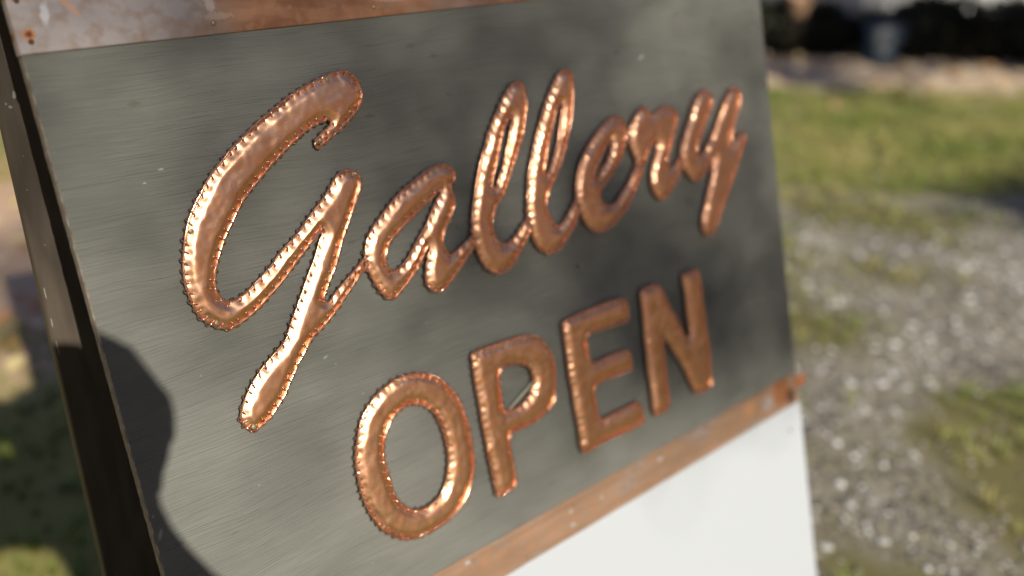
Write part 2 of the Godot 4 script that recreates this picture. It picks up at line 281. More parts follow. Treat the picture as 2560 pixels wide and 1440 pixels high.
# ---------------------------------------------------------------- a copper letter
func letter(sign_node: Node3D, label: String, outer: PackedVector2Array, holes: Array, nails: Array, sd: int) -> void:
	var rr := RandomNumberGenerator.new()
	rr.seed = sd
	var loops: Array = [outer]
	loops.append_array(holes)
	var lo := outer[0]
	var hi := outer[0]
	for p in outer:
		lo = lo.min(p)
		hi = hi.max(p)
	var mid := (lo + hi) * 0.5
	var c := 0.8
	lo -= Vector2.ONE * 4
	hi += Vector2.ONE * 4
	var nx := int((hi.x - lo.x) / c) + 2
	var ny := int((hi.y - lo.y) / c) + 2
	var dist := PackedFloat32Array()
	dist.resize(nx * ny)
	dist.fill(1.0e9)
	var reach := 16.0
	var rc := int(reach / c) + 1
	for loop in loops:
		for i in range(0, loop.size()):
			var p: Vector2 = (loop[i] - lo) / c
			var ix := int(p.x)
			var iy := int(p.y)
			for y in range(maxi(0, iy - rc), mini(ny, iy + rc + 2)):
				for x in range(maxi(0, ix - rc), mini(nx, ix + rc + 2)):
					var dx := x - p.x
					var dy := y - p.y
					var dd := dx * dx + dy * dy
					if dd < dist[y * nx + x]: dist[y * nx + x] = dd
	# which grid points lie inside: scan rows
	var inside := PackedByteArray()
	inside.resize(nx * ny)
	for y in ny:
		var yy := lo.y + y * c + 0.0137
		var xs := []
		for loop in loops:
			for i in loop.size():
				var a: Vector2 = loop[i]
				var b: Vector2 = loop[(i + 1) % loop.size()]
				if (a.y > yy) != (b.y > yy):
					xs.append(a.x + (yy - a.y) / (b.y - a.y) * (b.x - a.x))
		xs.sort()
		for k in range(0, xs.size() - 1, 2):
			for x in range(maxi(0, int(ceil((xs[k] - lo.x) / c))), mini(nx - 1, int(floor((xs[k + 1] - lo.x) / c))) + 1):
				inside[y * nx + x] = 1
	# stitches: holes 5.5 mm inside the rim
	var stitches := []
	for li in loops.size():
		var loop: PackedVector2Array = loops[li]
		var m := loop.size()
		var area := 0.0
		for i in m:
			area += loop[i].cross(loop[(i + 1) % m])
		var inward := 1.0 if (area > 0) == (li == 0) else -1.0
		var n_st := int(round(m / 11.5))
		var row := []
		for k in n_st:
			var at := (float(k) + rr.randf_range(-0.16, 0.16)) * m / n_st
			row.append(at)
		stitches.append([loop, inward, row])
	var lump := fnl(0.034, sd * 7 + 1, 2)
	var lump2 := fnl(0.1, sd * 7 + 2, 2)
	var h := PackedFloat32Array()
	h.resize(nx * ny)
	var rise := 3.8
	var wide := 11.5
	for i in nx * ny:
		var d := sqrt(dist[i]) * c if dist[i] < 1.0e8 else reach
		d = minf(d, reach)
		dist[i] = d if inside[i] else -d
		var x := lo.x + (i % nx) * c
		var y := lo.y + (i / nx) * c
		var w := wide * (1.0 + 0.18 * lump.get_noise_2d(x * 0.6 + 300.0, y * 0.6))
		var t := clampf(dist[i] / w, -0.3, 1.35)
		# a slope from the rim to a soft ridge, then a slightly domed top
		var s := t - 0.5 * (sqrt((t - 1.0) * (t - 1.0) + 0.012) + (t - 1.0))
		h[i] = rise * (s + 0.12 * clampf(t, 0.0, 1.35)) + 0.6 * lump.get_noise_2d(x, y) + 0.07 * lump2.get_noise_2d(x, y)
	for st in stitches:
		var loop: PackedVector2Array = st[0]
		var m := loop.size()
		for at in st[2]:
			var i := posmod(int(round(at)), m)
			var t := (loop[(i + 2) % m] - loop[(i - 2 + m) % m]).normalized()
			var q: Vector2 = loop[i] + Vector2(-t.y, t.x) * st[1] * 4.9
			var deep := rr.randf_range(0.35, 0.8) * (1.6 if mid.x > 640.0 else 1.0)
			var g: Vector2 = (q - lo) / c
			for y in range(maxi(0, int(g.y) - 9), mini(ny, int(g.y) + 11)):
				for x in range(maxi(0, int(g.x) - 9), mini(nx, int(g.x) + 11)):
					var d2 := Vector2(x - g.x, y - g.y).length_squared() * c * c
					h[y * nx + x] -= deep * exp(-d2 / (2.0 * 2.5 * 2.5)) 
	for pass_i in 2:
		var b := h.duplicate()
		for y in range(1, ny - 1):
			for x in range(1, nx - 1):
				var i := y * nx + x
				if dist[i] > -4.0:
					h[i] = 0.4 * b[i] + 0.1 * (b[i - 1] + b[i + 1] + b[i - nx] + b[i + nx]) + 0.05 * (b[i - nx - 1] + b[i - nx + 1] + b[i + nx - 1] + b[i + nx + 1])
	# the sheet: marching squares over the distance
	var z0 := 7.6
	var s := Soup.new()
	s.mapped = true
	var at_grid := PackedInt32Array()
	at_grid.resize(nx * ny)
	at_grid.fill(-1)
	var grad := func(i: int) -> Vector3:
		var x := i % nx
		var y := i / nx
		var gx := (h[y * nx + mini(x + 1, nx - 1)] - h[y * nx + maxi(x - 1, 0)]) / (2.0 * c)
		var gy := (h[mini(y + 1, ny - 1) * nx + x] - h[maxi(y - 1, 0) * nx + x]) / (2.0 * c)
		return Vector3(-gx, -gy, 1.0).normalized()
	for y in ny - 1:
		for x in nx - 1:
			var ids := [y * nx + x, y * nx + x + 1, (y + 1) * nx + x + 1, (y + 1) * nx + x]
			var cnt := inside[ids[0]] + inside[ids[1]] + inside[ids[2]] + inside[ids[3]]
			if cnt == 0: continue
			var poly := []
			for k in 4:
				var i: int = ids[k]
				var j: int = ids[(k + 1) % 4]
				if inside[i]:
					if at_grid[i] < 0:
						var px := lo.x + (i % nx) * c
						var py := lo.y + (i / nx) * c
						at_grid[i] = s.vert(Vector3(px - mid.x, py - mid.y, z0 + h[i]) * 0.001, (grad as Callable).call(i), Color.WHITE, Vector2(px, py) * 0.004)
					poly.append(at_grid[i])
				if inside[i] != inside[j]:
					var t := dist[i] / (dist[i] - dist[j]) if absf(dist[i] - dist[j]) > 1e-6 else 0.5
					t = clampf(t, 0.02, 0.98)
					var px := lerpf(lo.x + (i % nx) * c, lo.x + (j % nx) * c, t)
					var py := lerpf(lo.y + (i / nx) * c, lo.y + (j / nx) * c, t)
					var nn: Vector3 = ((grad as Callable).call(i)).lerp((grad as Callable).call(j), t)
					poly.append(s.vert(Vector3(px - mid.x, py - mid.y, z0 + lerpf(h[i], h[j], t)) * 0.001, nn.normalized(), Color.WHITE, Vector2(px, py) * 0.004))
			for k in range(1, poly.size() - 1):
				s.tri(poly[0], poly[k], poly[k + 1])
	var node := part("letter", s.mesh(), copper, sign_node, Transform3D(Basis(), Vector3(mid.x, mid.y, 0.0) * 0.001))
	node.set_meta("label", label)
	# height of the sheet at a place
	var sheet := func(q: Vector2) -> float:
		var x := clampi(int(round((q.x - lo.x) / c)), 0, nx - 1)
		var y := clampi(int(round((q.y - lo.y) / c)), 0, ny - 1)
		return z0 + h[y * nx + x]
	# rim wire, its splices, and the lacing
	var rim := Soup.new()
	var lace := Soup.new()
	var pits := Soup.new()
	var zr := 8.6
	for st in stitches:
		var loop: PackedVector2Array = st[0]
		var m := loop.size()
		var inward: float = st[1]
		var pts := PackedVector3Array()
		for i in range(0, m, 2):
			pts.append(Vector3(loop[i].x - mid.x, loop[i].y - mid.y, zr + 0.35 * sin(i * 0.11)) * 0.001)
		rim.tube(pts, 0.0015, 8, true)
		var n_splice := maxi(1, m / 420)
		for k in n_splice:
			var a := rr.randi_range(0, m - 1)
			var sp := PackedVector3Array()
			for i in range(0, mini(m / 4, 70), 2):
				var j := posmod(a + i, m)
				var t := (loop[(j + 2) % m] - loop[(j - 2 + m) % m]).normalized()
				var q: Vector2 = loop[j] + Vector2(-t.y, t.x) * inward * 2.5
				sp.append(Vector3(q.x - mid.x, q.y - mid.y, zr + 0.5) * 0.001)
			rim.tube(sp, 0.0012, 6, false)
		var row: Array = st[2]
		var way := PackedVector3Array()
		for k in row.size():
			var a: float = row[k]
			var gap: float = (row[(k + 1) % row.size()] - a) if k + 1 < row.size() else (row[0] + m - a)
			var loose := rr.randf_range(0.75, 1.25)
			# the punched hole that the lacing goes through, a dark slot pulled towards the rim
			var hi_i := posmod(int(round(a)), m)
			var ht := (loop[(hi_i + 2) % m] - loop[(hi_i - 2 + m) % m]).normalized()
			var hn := Vector2(-ht.y, ht.x) * inward
			var hc: Vector2 = loop[hi_i] + hn * 4.5
			var cen := pits.vert(Vector3(hc.x - mid.x, hc.y - mid.y, (sheet as Callable).call(hc) + 0.12) * 0.001, Vector3(0, 0, 1))
			var ring_ids := []
			for q in 10:
				var an := TAU * q / 10.0
				var e2 := hc + hn * (cos(an) * (1.3 if cos(an) > 0 else 2.4)) + ht * sin(an) * (1.35 if cos(an) > -0.1 else 1.0)
				ring_ids.append(pits.vert(Vector3(e2.x - mid.x, e2.y - mid.y, (sheet as Callable).call(e2) + 0.2) * 0.001, Vector3(0, 0, 1)))
			for q in 10:
				pits.tri(cen, ring_ids[q], ring_ids[(q + 1) % 10])
			for q in [[0.0, 5.2, -0.2, 1], [0.05, 3.6, 2.0, 0], [0.14, 1.3, 3.1, 0], [0.25, -1.1, 2.5, 0], [0.37, -2.4, 0.6, 0], [0.5, -2.6, -1.6, 0], [0.68, -0.2, -2.6, 0], [0.88, 3.6, -1.5, 0]]:
				var i := posmod(int(round(a + gap * q[0])), m)
				var t := (loop[(i + 2) % m] - loop[(i - 2 + m) % m]).normalized()
				var pos: Vector2 = loop[i] + Vector2(-t.y, t.x) * inward * q[1] * (loose if q[1] < 0 else 1.0)
				var z: float = ((sheet as Callable).call(pos) + 0.1) if q[3] == 1 else zr + q[2]
				way.append(Vector3(pos.x - mid.x, pos.y - mid.y, z) * 0.001)
		var fine := PackedVector3Array()
		for i in way.size():
			var p0 := way[(i - 1 + way.size()) % way.size()]
			var p3 := way[(i + 2) % way.size()]
			fine.append(way[i])
			fine.append(way[i].cubic_interpolate(way[(i + 1) % way.size()], p0, p3, 0.5))
		lace.tube(fine, 0.00095, 7, true)
	part("rim_wire", rim.mesh(), copper_wire, node)
	part("lacing_wire", lace.mesh(), lace_wire, node)
	part("stitch_holes", pits.mesh(), dark_copper, node).set_meta("kind", "stuff")
	for q in nails:
		var z: float = (sheet as Callable).call(Vector2(q[0], q[1]))
		var nl := part("nail", nail_mesh, brass, node, Transform3D(Basis(), Vector3(q[0] - mid.x, q[1] - mid.y, z + 0.5) * 0.001))

var copper: StandardMaterial3D
var copper_wire: StandardMaterial3D
var dark_copper: StandardMaterial3D
var lace_wire: StandardMaterial3D
var brass: StandardMaterial3D
var nail_mesh: Mesh

func make_nail() -> Mesh:
	var s := Soup.new()
	s.lathe([Vector2(0.0011, -0.012), Vector2(0.0011, -0.0003), Vector2(0.0026, -0.0002), Vector2(0.0029, 0.0004), Vector2(0.0029, 0.0011), Vector2(0.0024, 0.0016), Vector2(0.0002, 0.0018)], 12)
	for i in s.v.size():
		s.v[i] = Vector3(s.v[i].x, -s.v[i].z, s.v[i].y)
		s.n[i] = Vector3(s.n[i].x, -s.n[i].z, s.n[i].y)
	return s.mesh()

# ---------------------------------------------------------------- paint and metal textures
func brushed_paint(w: int, hgt: int, sd: int) -> Array:   # [colour image, normal image] of brushed grey paint
	var n1 := fnl(0.20, sd, 3)
	var a := n1.get_image(w / 18, hgt)
	a.resize(w, hgt, Image.INTERPOLATE_CUBIC)
	var n2 := fnl(0.33, sd + 5, 2)
	var b := n2.get_image(w / 28, hgt)
	b.resize(w, hgt, Image.INTERPOLATE_CUBIC)
	var n3 := fnl(0.006, sd + 9, 4)
	var big := n3.get_image(w, hgt)
	a.convert(Image.FORMAT_L8)
	b.convert(Image.FORMAT_L8)
	big.convert(Image.FORMAT_L8)
	var pa := a.get_data()
	var pb := b.get_data()
	var pg := big.get_data()
	var hd := PackedByteArray()
	hd.resize(w * hgt)
	var cd := PackedByteArray()
	cd.resize(w * hgt * 3)
	var sway := fnl(0.0022, sd + 31, 3)
	for y in hgt:
		for x in w:
			var k := clampi(y + int(sway.get_noise_2d(x * 1.2, y * 0.45) * 26.0), 0, hgt - 1) * w + x
			var v := (pa[k] * 5 + pb[k] * 3) >> 3
			var o := y * w + x
			hd[o] = v
			var f := 0.90 + 0.07 * v / 255.0 + 0.12 * pg[o] / 255.0
			cd[o * 3] = mini(255, int(paint_rgb.x * f))
			cd[o * 3 + 1] = mini(255, int(paint_rgb.y * f))
			cd[o * 3 + 2] = mini(255, int(paint_rgb.z * f))
	var col := Image.create_from_data(w, hgt, false, Image.FORMAT_RGB8, cd)
	var him := Image.create_from_data(w, hgt, false, Image.FORMAT_L8, hd)
	him.convert(Image.FORMAT_RGBA8)
	him.bump_map_to_normal_map(3.2)
	return [col, him]

var paint_rgb := Vector3(110, 111, 106)

func speck(im: Image, x: float, y: float, rx: float, ry: float, turn: float, c: Color, sd: int) -> void:   # a ragged mark
	var n := fnl(0.25, sd, 2)
	var r := int(maxf(rx, ry) * 1.6) + 2
	for j in range(-r, r + 1):
		for i in range(-r, r + 1):
			var px := int(x) + i
			var py := int(y) + j
			if px < 0 or py < 0 or px >= im.get_width() or py >= im.get_height(): continue
			var q := Vector2(i, j).rotated(-turn)
			var d := Vector2(q.x / rx, q.y / ry).length() + 0.35 * n.get_noise_2d(px, py)
			var k := clampf((1.05 - d) / 0.35, 0.0, 1.0) * c.a
			if k > 0.0:
				im.set_pixel(px, py, im.get_pixel(px, py).lerp(Color(c, 1.0), k))

func patina(w: int, hgt: int, sd: int, marks: Array, left_grey: float, pale: float) -> Image:   # weathered copper flashing
	var n1 := fnl(0.012, sd, 5)
	var n2 := fnl(0.05, sd + 1, 4)
	var n3 := fnl(0.02, sd + 2, 3)
	n3.domain_warp_enabled = true
	n3.domain_warp_amplitude = 30.0
	var im := Image.create(w, hgt, false, Image.FORMAT_RGB8)
	for y in hgt:
		for x in w:
			var a := n1.get_noise_2d(x * 0.5, y)
			var b := n2.get_noise_2d(x, y)
			var d := n3.get_noise_2d(x * 0.7, y * 1.6)
			var g := clampf(left_grey * (1.0 - smoothstep(0.10, 0.22, float(x) / w)) + (0.45 + 0.35 * pale) * smoothstep(0.12 - 0.2 * pale, 0.5, a) + 0.25 * smoothstep(0.2, 0.6, b), 0.0, 1.0)
			var c := Color(0.66, 0.47, 0.35).lerp(Color(0.54, 0.36, 0.25), clampf(0.5 + d * 1.3, 0, 1)).lerp(Color(0.60, 0.505, 0.43), pale)
			c = c.lerp(Color(0.74, 0.50, 0.34), clampf((b - 0.15) * 1.4, 0, 0.5))
			c = c.lerp(Color(0.62, 0.62, 0.64).lerp(Color(0.52, 0.46, 0.42), clampf(0.10 + 0.6 * pale + b * 0.9, 0, 1)), g * 0.85)
			im.set_pixel(x, y, c)
	for m in marks:
		speck(im, m[0], m[1], m[2], m[3], m[4], m[5], sd + int(m[0]))
	return im

# ---------------------------------------------------------------- smooth bodies from joined capsules
func body_mesh(caps: Array, cell: float, k: float, s: Soup) -> void:   # caps: [a, b, ra, rb, colour]
	var lo := Vector3.INF
	var hi := -Vector3.INF
	for q in caps:
		var r: float = maxf(q[2], q[3]) + 2.5 * cell
		lo = lo.min(q[0] - Vector3.ONE * r).min(q[1] - Vector3.ONE * r)
		hi = hi.max(q[0] + Vector3.ONE * r).max(q[1] + Vector3.ONE * r)
	var nx := int((hi.x - lo.x) / cell) + 2
	var ny := int((hi.y - lo.y) / cell) + 2
	var nz := int((hi.z - lo.z) / cell) + 2
	var f := PackedFloat32Array()
	f.resize(nx * ny * nz)
	f.fill(0.0)
	for q in caps:
		var a: Vector3 = q[0]
		var b: Vector3 = q[1]
		var r: float = maxf(q[2], q[3]) + 2.5 * cell + k
		var l := ((a.min(b) - lo - Vector3.ONE * r) / cell).floor()
		var u := ((a.max(b) - lo + Vector3.ONE * r) / cell).ceil()
		var ab := b - a
		var ll := maxf(ab.length_squared(), 1e-9)
		for z in range(maxi(0, int(l.z)), mini(nz, int(u.z) + 1)):
			for y in range(maxi(0, int(l.y)), mini(ny, int(u.y) + 1)):
				for x in range(maxi(0, int(l.x)), mini(nx, int(u.x) + 1)):
					var p := lo + Vector3(x, y, z) * cell
					var t := clampf((p - a).dot(ab) / ll, 0.0, 1.0)
					var d: float = p.distance_to(a + ab * t) - lerpf(q[2], q[3], t)
					f[(z * ny + y) * nx + x] += exp(-d / k)
	var val := func(i: int) -> float: return -k * log(maxf(f[i], 1e-30))
	var ids := {}
	for z in nz - 1:
		for y in ny - 1:
			for x in nx - 1:
				var o := (z * ny + y) * nx + x
				var inside := 0
				var ci := [o, o + 1, o + nx, o + nx + 1, o + nx * ny, o + nx * ny + 1, o + nx * ny + nx, o + nx * ny + nx + 1]
				for i in ci:
					if f[i] > 1.0: inside += 1
				if inside == 0 or inside == 8: continue
				var vs := []
				for i in ci:
					vs.append((val as Callable).call(i))
				var acc := Vector3.ZERO
				var cnt := 0
				for e in [[0, 1], [2, 3], [4, 5], [6, 7], [0, 2], [1, 3], [4, 6], [5, 7], [0, 4], [1, 5], [2, 6], [3, 7]]:
					var va: float = vs[e[0]]
					var vb: float = vs[e[1]]
					if (va < 0) != (vb < 0):
						var t := va / (va - vb)
						var pa := Vector3(e[0] & 1, (e[0] >> 1) & 1, e[0] >> 2)
						var pb := Vector3(e[1] & 1, (e[1] >> 1) & 1, e[1] >> 2)
						acc += pa.lerp(pb, t)
						cnt += 1
				var g := Vector3(vs[1] + vs[3] + vs[5] + vs[7] - vs[0] - vs[2] - vs[4] - vs[6], vs[2] + vs[3] + vs[6] + vs[7] - vs[0] - vs[1] - vs[4] - vs[5], vs[4] + vs[5] + vs[6] + vs[7] - vs[0] - vs[1] - vs[2] - vs[3]).normalized()
				var p := lo + (Vector3(x, y, z) + acc / cnt) * cell
				var best := 1e9
				var col := Color.WHITE
				for q in caps:
					var ab: Vector3 = q[1] - q[0]
					var t := clampf((p - q[0]).dot(ab) / maxf(ab.length_squared(), 1e-9), 0, 1)
					var d: float = absf(p.distance_to(q[0] + ab * t) - lerpf(q[2], q[3], t))
					if d < best:
						best = d
						col = q[4]
				ids[o] = s.vert(p, g, col)
	for z in range(1, nz - 1):
		for y in range(1, ny - 1):
			for x in range(1, nx - 1):
				var o := (z * ny + y) * nx + x
				var i0 := f[o] > 1.0
				if i0 != (f[o + 1] > 1.0) and ids.has(o):
					s.quad(ids[o], ids[o - nx], ids[o - nx - nx * ny], ids[o - nx * ny])
				if i0 != (f[o + nx] > 1.0) and ids.has(o):
					s.quad(ids[o], ids[o - 1], ids[o - 1 - nx * ny], ids[o - nx * ny])
				if i0 != (f[o + nx * ny] > 1.0) and ids.has(o):
					s.quad(ids[o], ids[o - 1], ids[o - 1 - nx], ids[o - nx])

# ---------------------------------------------------------------- plants
func leaf_mesh(l: float, w: float) -> ArrayMesh:   # a leaf folded along its midrib
	var s := Soup.new()
	var m0 := Vector3.ZERO
	var pts := [[0.0, 0.0, 0.0], [0.35, 0.5, 0.12], [0.7, 0.36, 0.1], [1.0, 0.0, 0.0]]
	for side in [-1.0, 1.0]:
		var q := []
		for p in pts:
			q.append(Vector3(p[1] * w * side, p[2] * w * 1.2 - p[0] * p[0] * l * 0.15, -p[0] * l))
		var up := Vector3(0.25 * -side, 1, 0.1).normalized()
		var a := []
		for p in q:
			a.append(s.vert(p, up))
		s.tri(a[0], a[1], a[3])
		s.tri(a[1], a[2], a[3])
	return s.mesh()

func scatter(called: String, mesh: Mesh, m: Material, where: Array, tint: Array, parent: Node) -> MultiMeshInstance3D:
	var mm := MultiMesh.new()
	mm.transform_format = MultiMesh.TRANSFORM_3D
	mm.use_colors = true
	mm.mesh = mesh
	mm.instance_count = where.size()
	for i in where.size():
		mm.set_instance_transform(i, where[i])
		mm.set_instance_color(i, tint[i])
	var o := MultiMeshInstance3D.new()
	o.name = called if parent != self else numbered(called)
	o.multimesh = mm
	o.material_override = m
	parent.add_child(o, true)
	return o

func rand_basis(sc: float) -> Basis:
	return Basis(Vector3(rng.randf_range(-1, 1), rng.randf_range(-1, 1), rng.randf_range(-1, 1)).normalized(), rng.randf() * TAU).scaled(Vector3.ONE * sc)

func leafy(m: StandardMaterial3D) -> StandardMaterial3D:
	m.vertex_color_use_as_albedo = true
	m.cull_mode = BaseMaterial3D.CULL_DISABLED
	return m

func tree(called: String, label: String, base: Vector3, trunk_h: float, r: float, blobs: Array, n_leaves: int, leaf: Mesh, lm: Material, bark: Material, c0: Color, c1: Color, sd: int, group: String) -> Node3D:
	rng.seed = sd
	var t := thing(called, label, "tree", Transform3D(Basis(), base), group)
	var s := Soup.new()
	var pts := PackedVector3Array()
	var rad := []
	var lean := Vector3(rng.randf_range(-0.3, 0.3), 0, rng.randf_range(-0.3, 0.3))
	for i in 9:
		var k := i / 8.0
		pts.append(Vector3(lean.x * k * k + 0.05 * sin(i * 1.7), trunk_h * k - 0.1, lean.z * k * k + 0.05 * cos(i * 2.1)))
		rad.append(r * (1.25 - 0.75 * k) * (1.35 if i == 0 else 1.0))
	s.tube(pts, rad, 10, false)
	for b in blobs:
		var from := pts[rng.randi_range(4, 8)]
		var to: Vector3 = b[0]
		var q := PackedVector3Array()
		var rr := []
		for i in 7:
			var k := i / 6.0
			q.append(from.lerp(to, k) + Vector3(0.08 * sin(i * 2.0 + to.x), 0.25 * sin(k * PI) * 0.6, 0.08 * cos(i * 1.3 + to.z)))
			rr.append(r * 0.42 * (1.0 - 0.8 * k))
		s.tube(q, rr, 7, false)
		for j in 5:
			var tip: Vector3 = to + Vector3(rng.randf_range(-1, 1), rng.randf_range(-0.6, 0.8), rng.randf_range(-1, 1)) * b[1] * 0.8
			s.tube(PackedVector3Array([q[3 + j % 3], (q[5] + tip) * 0.5 + Vector3(0, 0.1, 0), tip]), [r * 0.12, r * 0.08, r * 0.03], 5, false)
	part("trunk", s.mesh(), bark, t)
	var total := 0.0
	for b in blobs:
		total += pow(b[1], 2.5)
	var where := []
	var tint := []
	for b in blobs:
		var n := int(n_leaves * pow(b[1], 2.5) / total)
		for i in n:
			var d: Vector3 = Vector3(rng.randfn(), rng.randfn(), rng.randfn()).normalized() * pow(rng.randf(), 0.55) * b[1]
			d.y *= 0.75
			var p: Vector3 = b[0] + d * (0.8 + 0.35 * sin(d.x * 4.0 + d.z * 3.0) )
			where.append(Transform3D(rand_basis(rng.randf_range(0.7, 1.3)), p))
			tint.append(c0.lerp(c1, rng.randf()))
	scatter("crown", leaf, lm, where, tint, t).set_meta("kind", "stuff")
	return t

func ground_height(x: float, z: float) -> float:
	return 0.012 * g_n.get_noise_2d(x * 3.0, z * 3.0) + 0.006 * g_n.get_noise_2d(x * 14.0, z * 14.0)

var g_n: FastNoiseLite

# ---------------------------------------------------------------- the scene
func _ready() -> void:
	# camera
	var cam := Camera3D.new()
	cam.name = "camera"
	var ca := CameraAttributesPhysical.new()
	ca.frustum_focal_length = 38.889
	ca.frustum_focus_distance = 1.073
	ca.frustum_near = 0.01
	ca.frustum_far = 400.0
	ca.exposure_aperture = 1.6
	cam.transform = Transform3D(Basis(Vector3(0.999201, 0.035868, -0.017633), Vector3(-0.039968, 0.896697, -0.440836), Vector3(0.0, 0.441189, 0.897414)), Vector3(0, 1.5, 0))
	add_child(cam)
	cam.attributes = ca
	# sky
	var we := WorldEnvironment.new()
	we.name = "environment"
	var env := Environment.new()
	env.background_mode = Environment.BG_SKY
	var sky := Sky.new()
	var sm := ProceduralSkyMaterial.new()
	sm.sky_top_color = Color(0.54, 0.61, 0.80)
	sm.sky_horizon_color = Color(0.97, 0.94, 0.90)
	sm.sky_curve = 0.16
	sm.ground_bottom_color = Color(0.25, 0.22, 0.18)
	sm.ground_horizon_color = Color(0.45, 0.42, 0.38)
	sky.sky_material = sm
	env.sky = sky
	env.background_energy_multiplier = 0.31
	env.tonemap_mode = Environment.TONE_MAPPER_LINEAR
	env.tonemap_exposure = 1.22
	env.sdfgi_enabled = true
	env.ssao_enabled = true
	env.ssil_enabled = true
	we.environment = env
	add_child(we)
	# sun
	var sun := DirectionalLight3D.new()
	sun.name = "sun"
	sun.light_color = Color(1.0, 0.965, 0.90)
	sun.light_energy = 1.5
	sun.light_angular_distance = 0.53
	sun.shadow_enabled = true
	sun.transform = Transform3D(Basis.looking_at(SUN.normalized(), Vector3.UP), Vector3(4, 6, 6))
	add_child(sun)

	sign_frame = Transform3D(Basis(SIGN_X, SIGN_Y, SIGN_Z), SIGN_O)
	rng.seed = 11
	g_n = fnl(0.35, 4, 3)
	make_ground()
	make_sign()
	make_trees()
	make_background()
	make_photographer()
	make_litter()

func make_ground() -> void:
	var zone := fnl(0.6, 21, 3)
	var fine := fnl(6.0, 22, 3)
	var s := Soup.new()
	s.colored = true
	var x0 := -5.0
	var z0 := -9.4
	var step := 0.07
	var nx := 170
	var nz := 175
	for j in nz:
		for i in nx:
			var x := x0 + i * step
			var z := z0 + j * step
			var a := zone.get_noise_2d(x, z)
			var b := fine.get_noise_2d(x, z)
			var c := Color(0.225, 0.20, 0.15).lerp(Color(0.34, 0.31, 0.255), clampf(0.5 + b, 0, 1))           # gravel and grit
			c = c.lerp(Color(0.15, 0.135, 0.05), smoothstep(-0.05, 0.3, a + 0.25 * b + (0.62 * smoothstep(-2.5, -2.1, z + 0.25 * x - 0.3))))          # moss
			var edge := z + 0.11 * x + 0.35 * a
			var grass := 1.0 - smoothstep(-4.15, -3.95, edge)
			c = c.lerp(Color(0.14, 0.16, 0.035).lerp(Color(0.32, 0.28, 0.11), clampf(0.5 + a + b, 0, 1)), grass)
			var litter := 1.0 - smoothstep(-6.0, -5.75, edge)
			c = c.lerp(Color(0.62, 0.49, 0.34), litter)
			if x < -0.3:
				var k := smoothstep(0.3, 1.0, -x)
				c = c.lerp(Color(0.27, 0.24, 0.075).lerp(Color(0.56, 0.39, 0.27), smoothstep(-2.1, -2.7, z + 0.6 * a)), k)
			c = c.lerp(Color(0.52, 0.33, 0.17), smoothstep(3.0, 3.8, x) * smoothstep(-3.4, -2.6, z))       # leaf fall under the maples
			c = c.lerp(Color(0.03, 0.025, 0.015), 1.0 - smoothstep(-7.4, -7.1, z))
			s.vert(Vector3(x, ground_height(x, z), z), Vector3.UP, c)
	for j in nz - 1:
		for i in nx - 1:
			var o := j * nx + i
			s.quad(o, o + 1, o + nx + 1, o + nx)
	var m := mat(Color.WHITE, 0.95)
	m.vertex_color_use_as_albedo = true
	var yard := MeshInstance3D.new()
	yard.name = "ground"
	yard.mesh = s.mesh()
	yard.material_override = m
	yard.set_meta("kind", "structure")
	add_child(yard)
	# the meadow that runs on to the horizon, four sheets round the yard
	var f := Soup.new()
	var x1 := x0 + (nx - 1) * step
	var z1 := z0 + (nz - 1) * step
	for q in [[-200.0, -200.0, 200.0, z0], [-200.0, z1, 200.0, 200.0], [-200.0, z0, x0, z1], [x1, z0, 200.0, z1]]:
		f.face([Vector3(q[0], -0.004, q[1]), Vector3(q[2], -0.004, q[1]), Vector3(q[2], -0.004, q[3]), Vector3(q[0], -0.004, q[3])])
	var mead := mat(Color.WHITE, 0.95)
	mead.albedo_texture = noise_tex(0.02, 3, lin(0.27, 0.22, 0.10), lin(0.48, 0.36, 0.20))
	mead.uv1_triplanar = true
	mead.uv1_world_triplanar = true
	mead.uv1_scale = Vector3.ONE * 0.2
	var far := MeshInstance3D.new()
	far.name = "meadow"
	far.mesh = f.mesh()
	far.material_override = mead
	far.set_meta("kind", "structure")
	add_child(far)

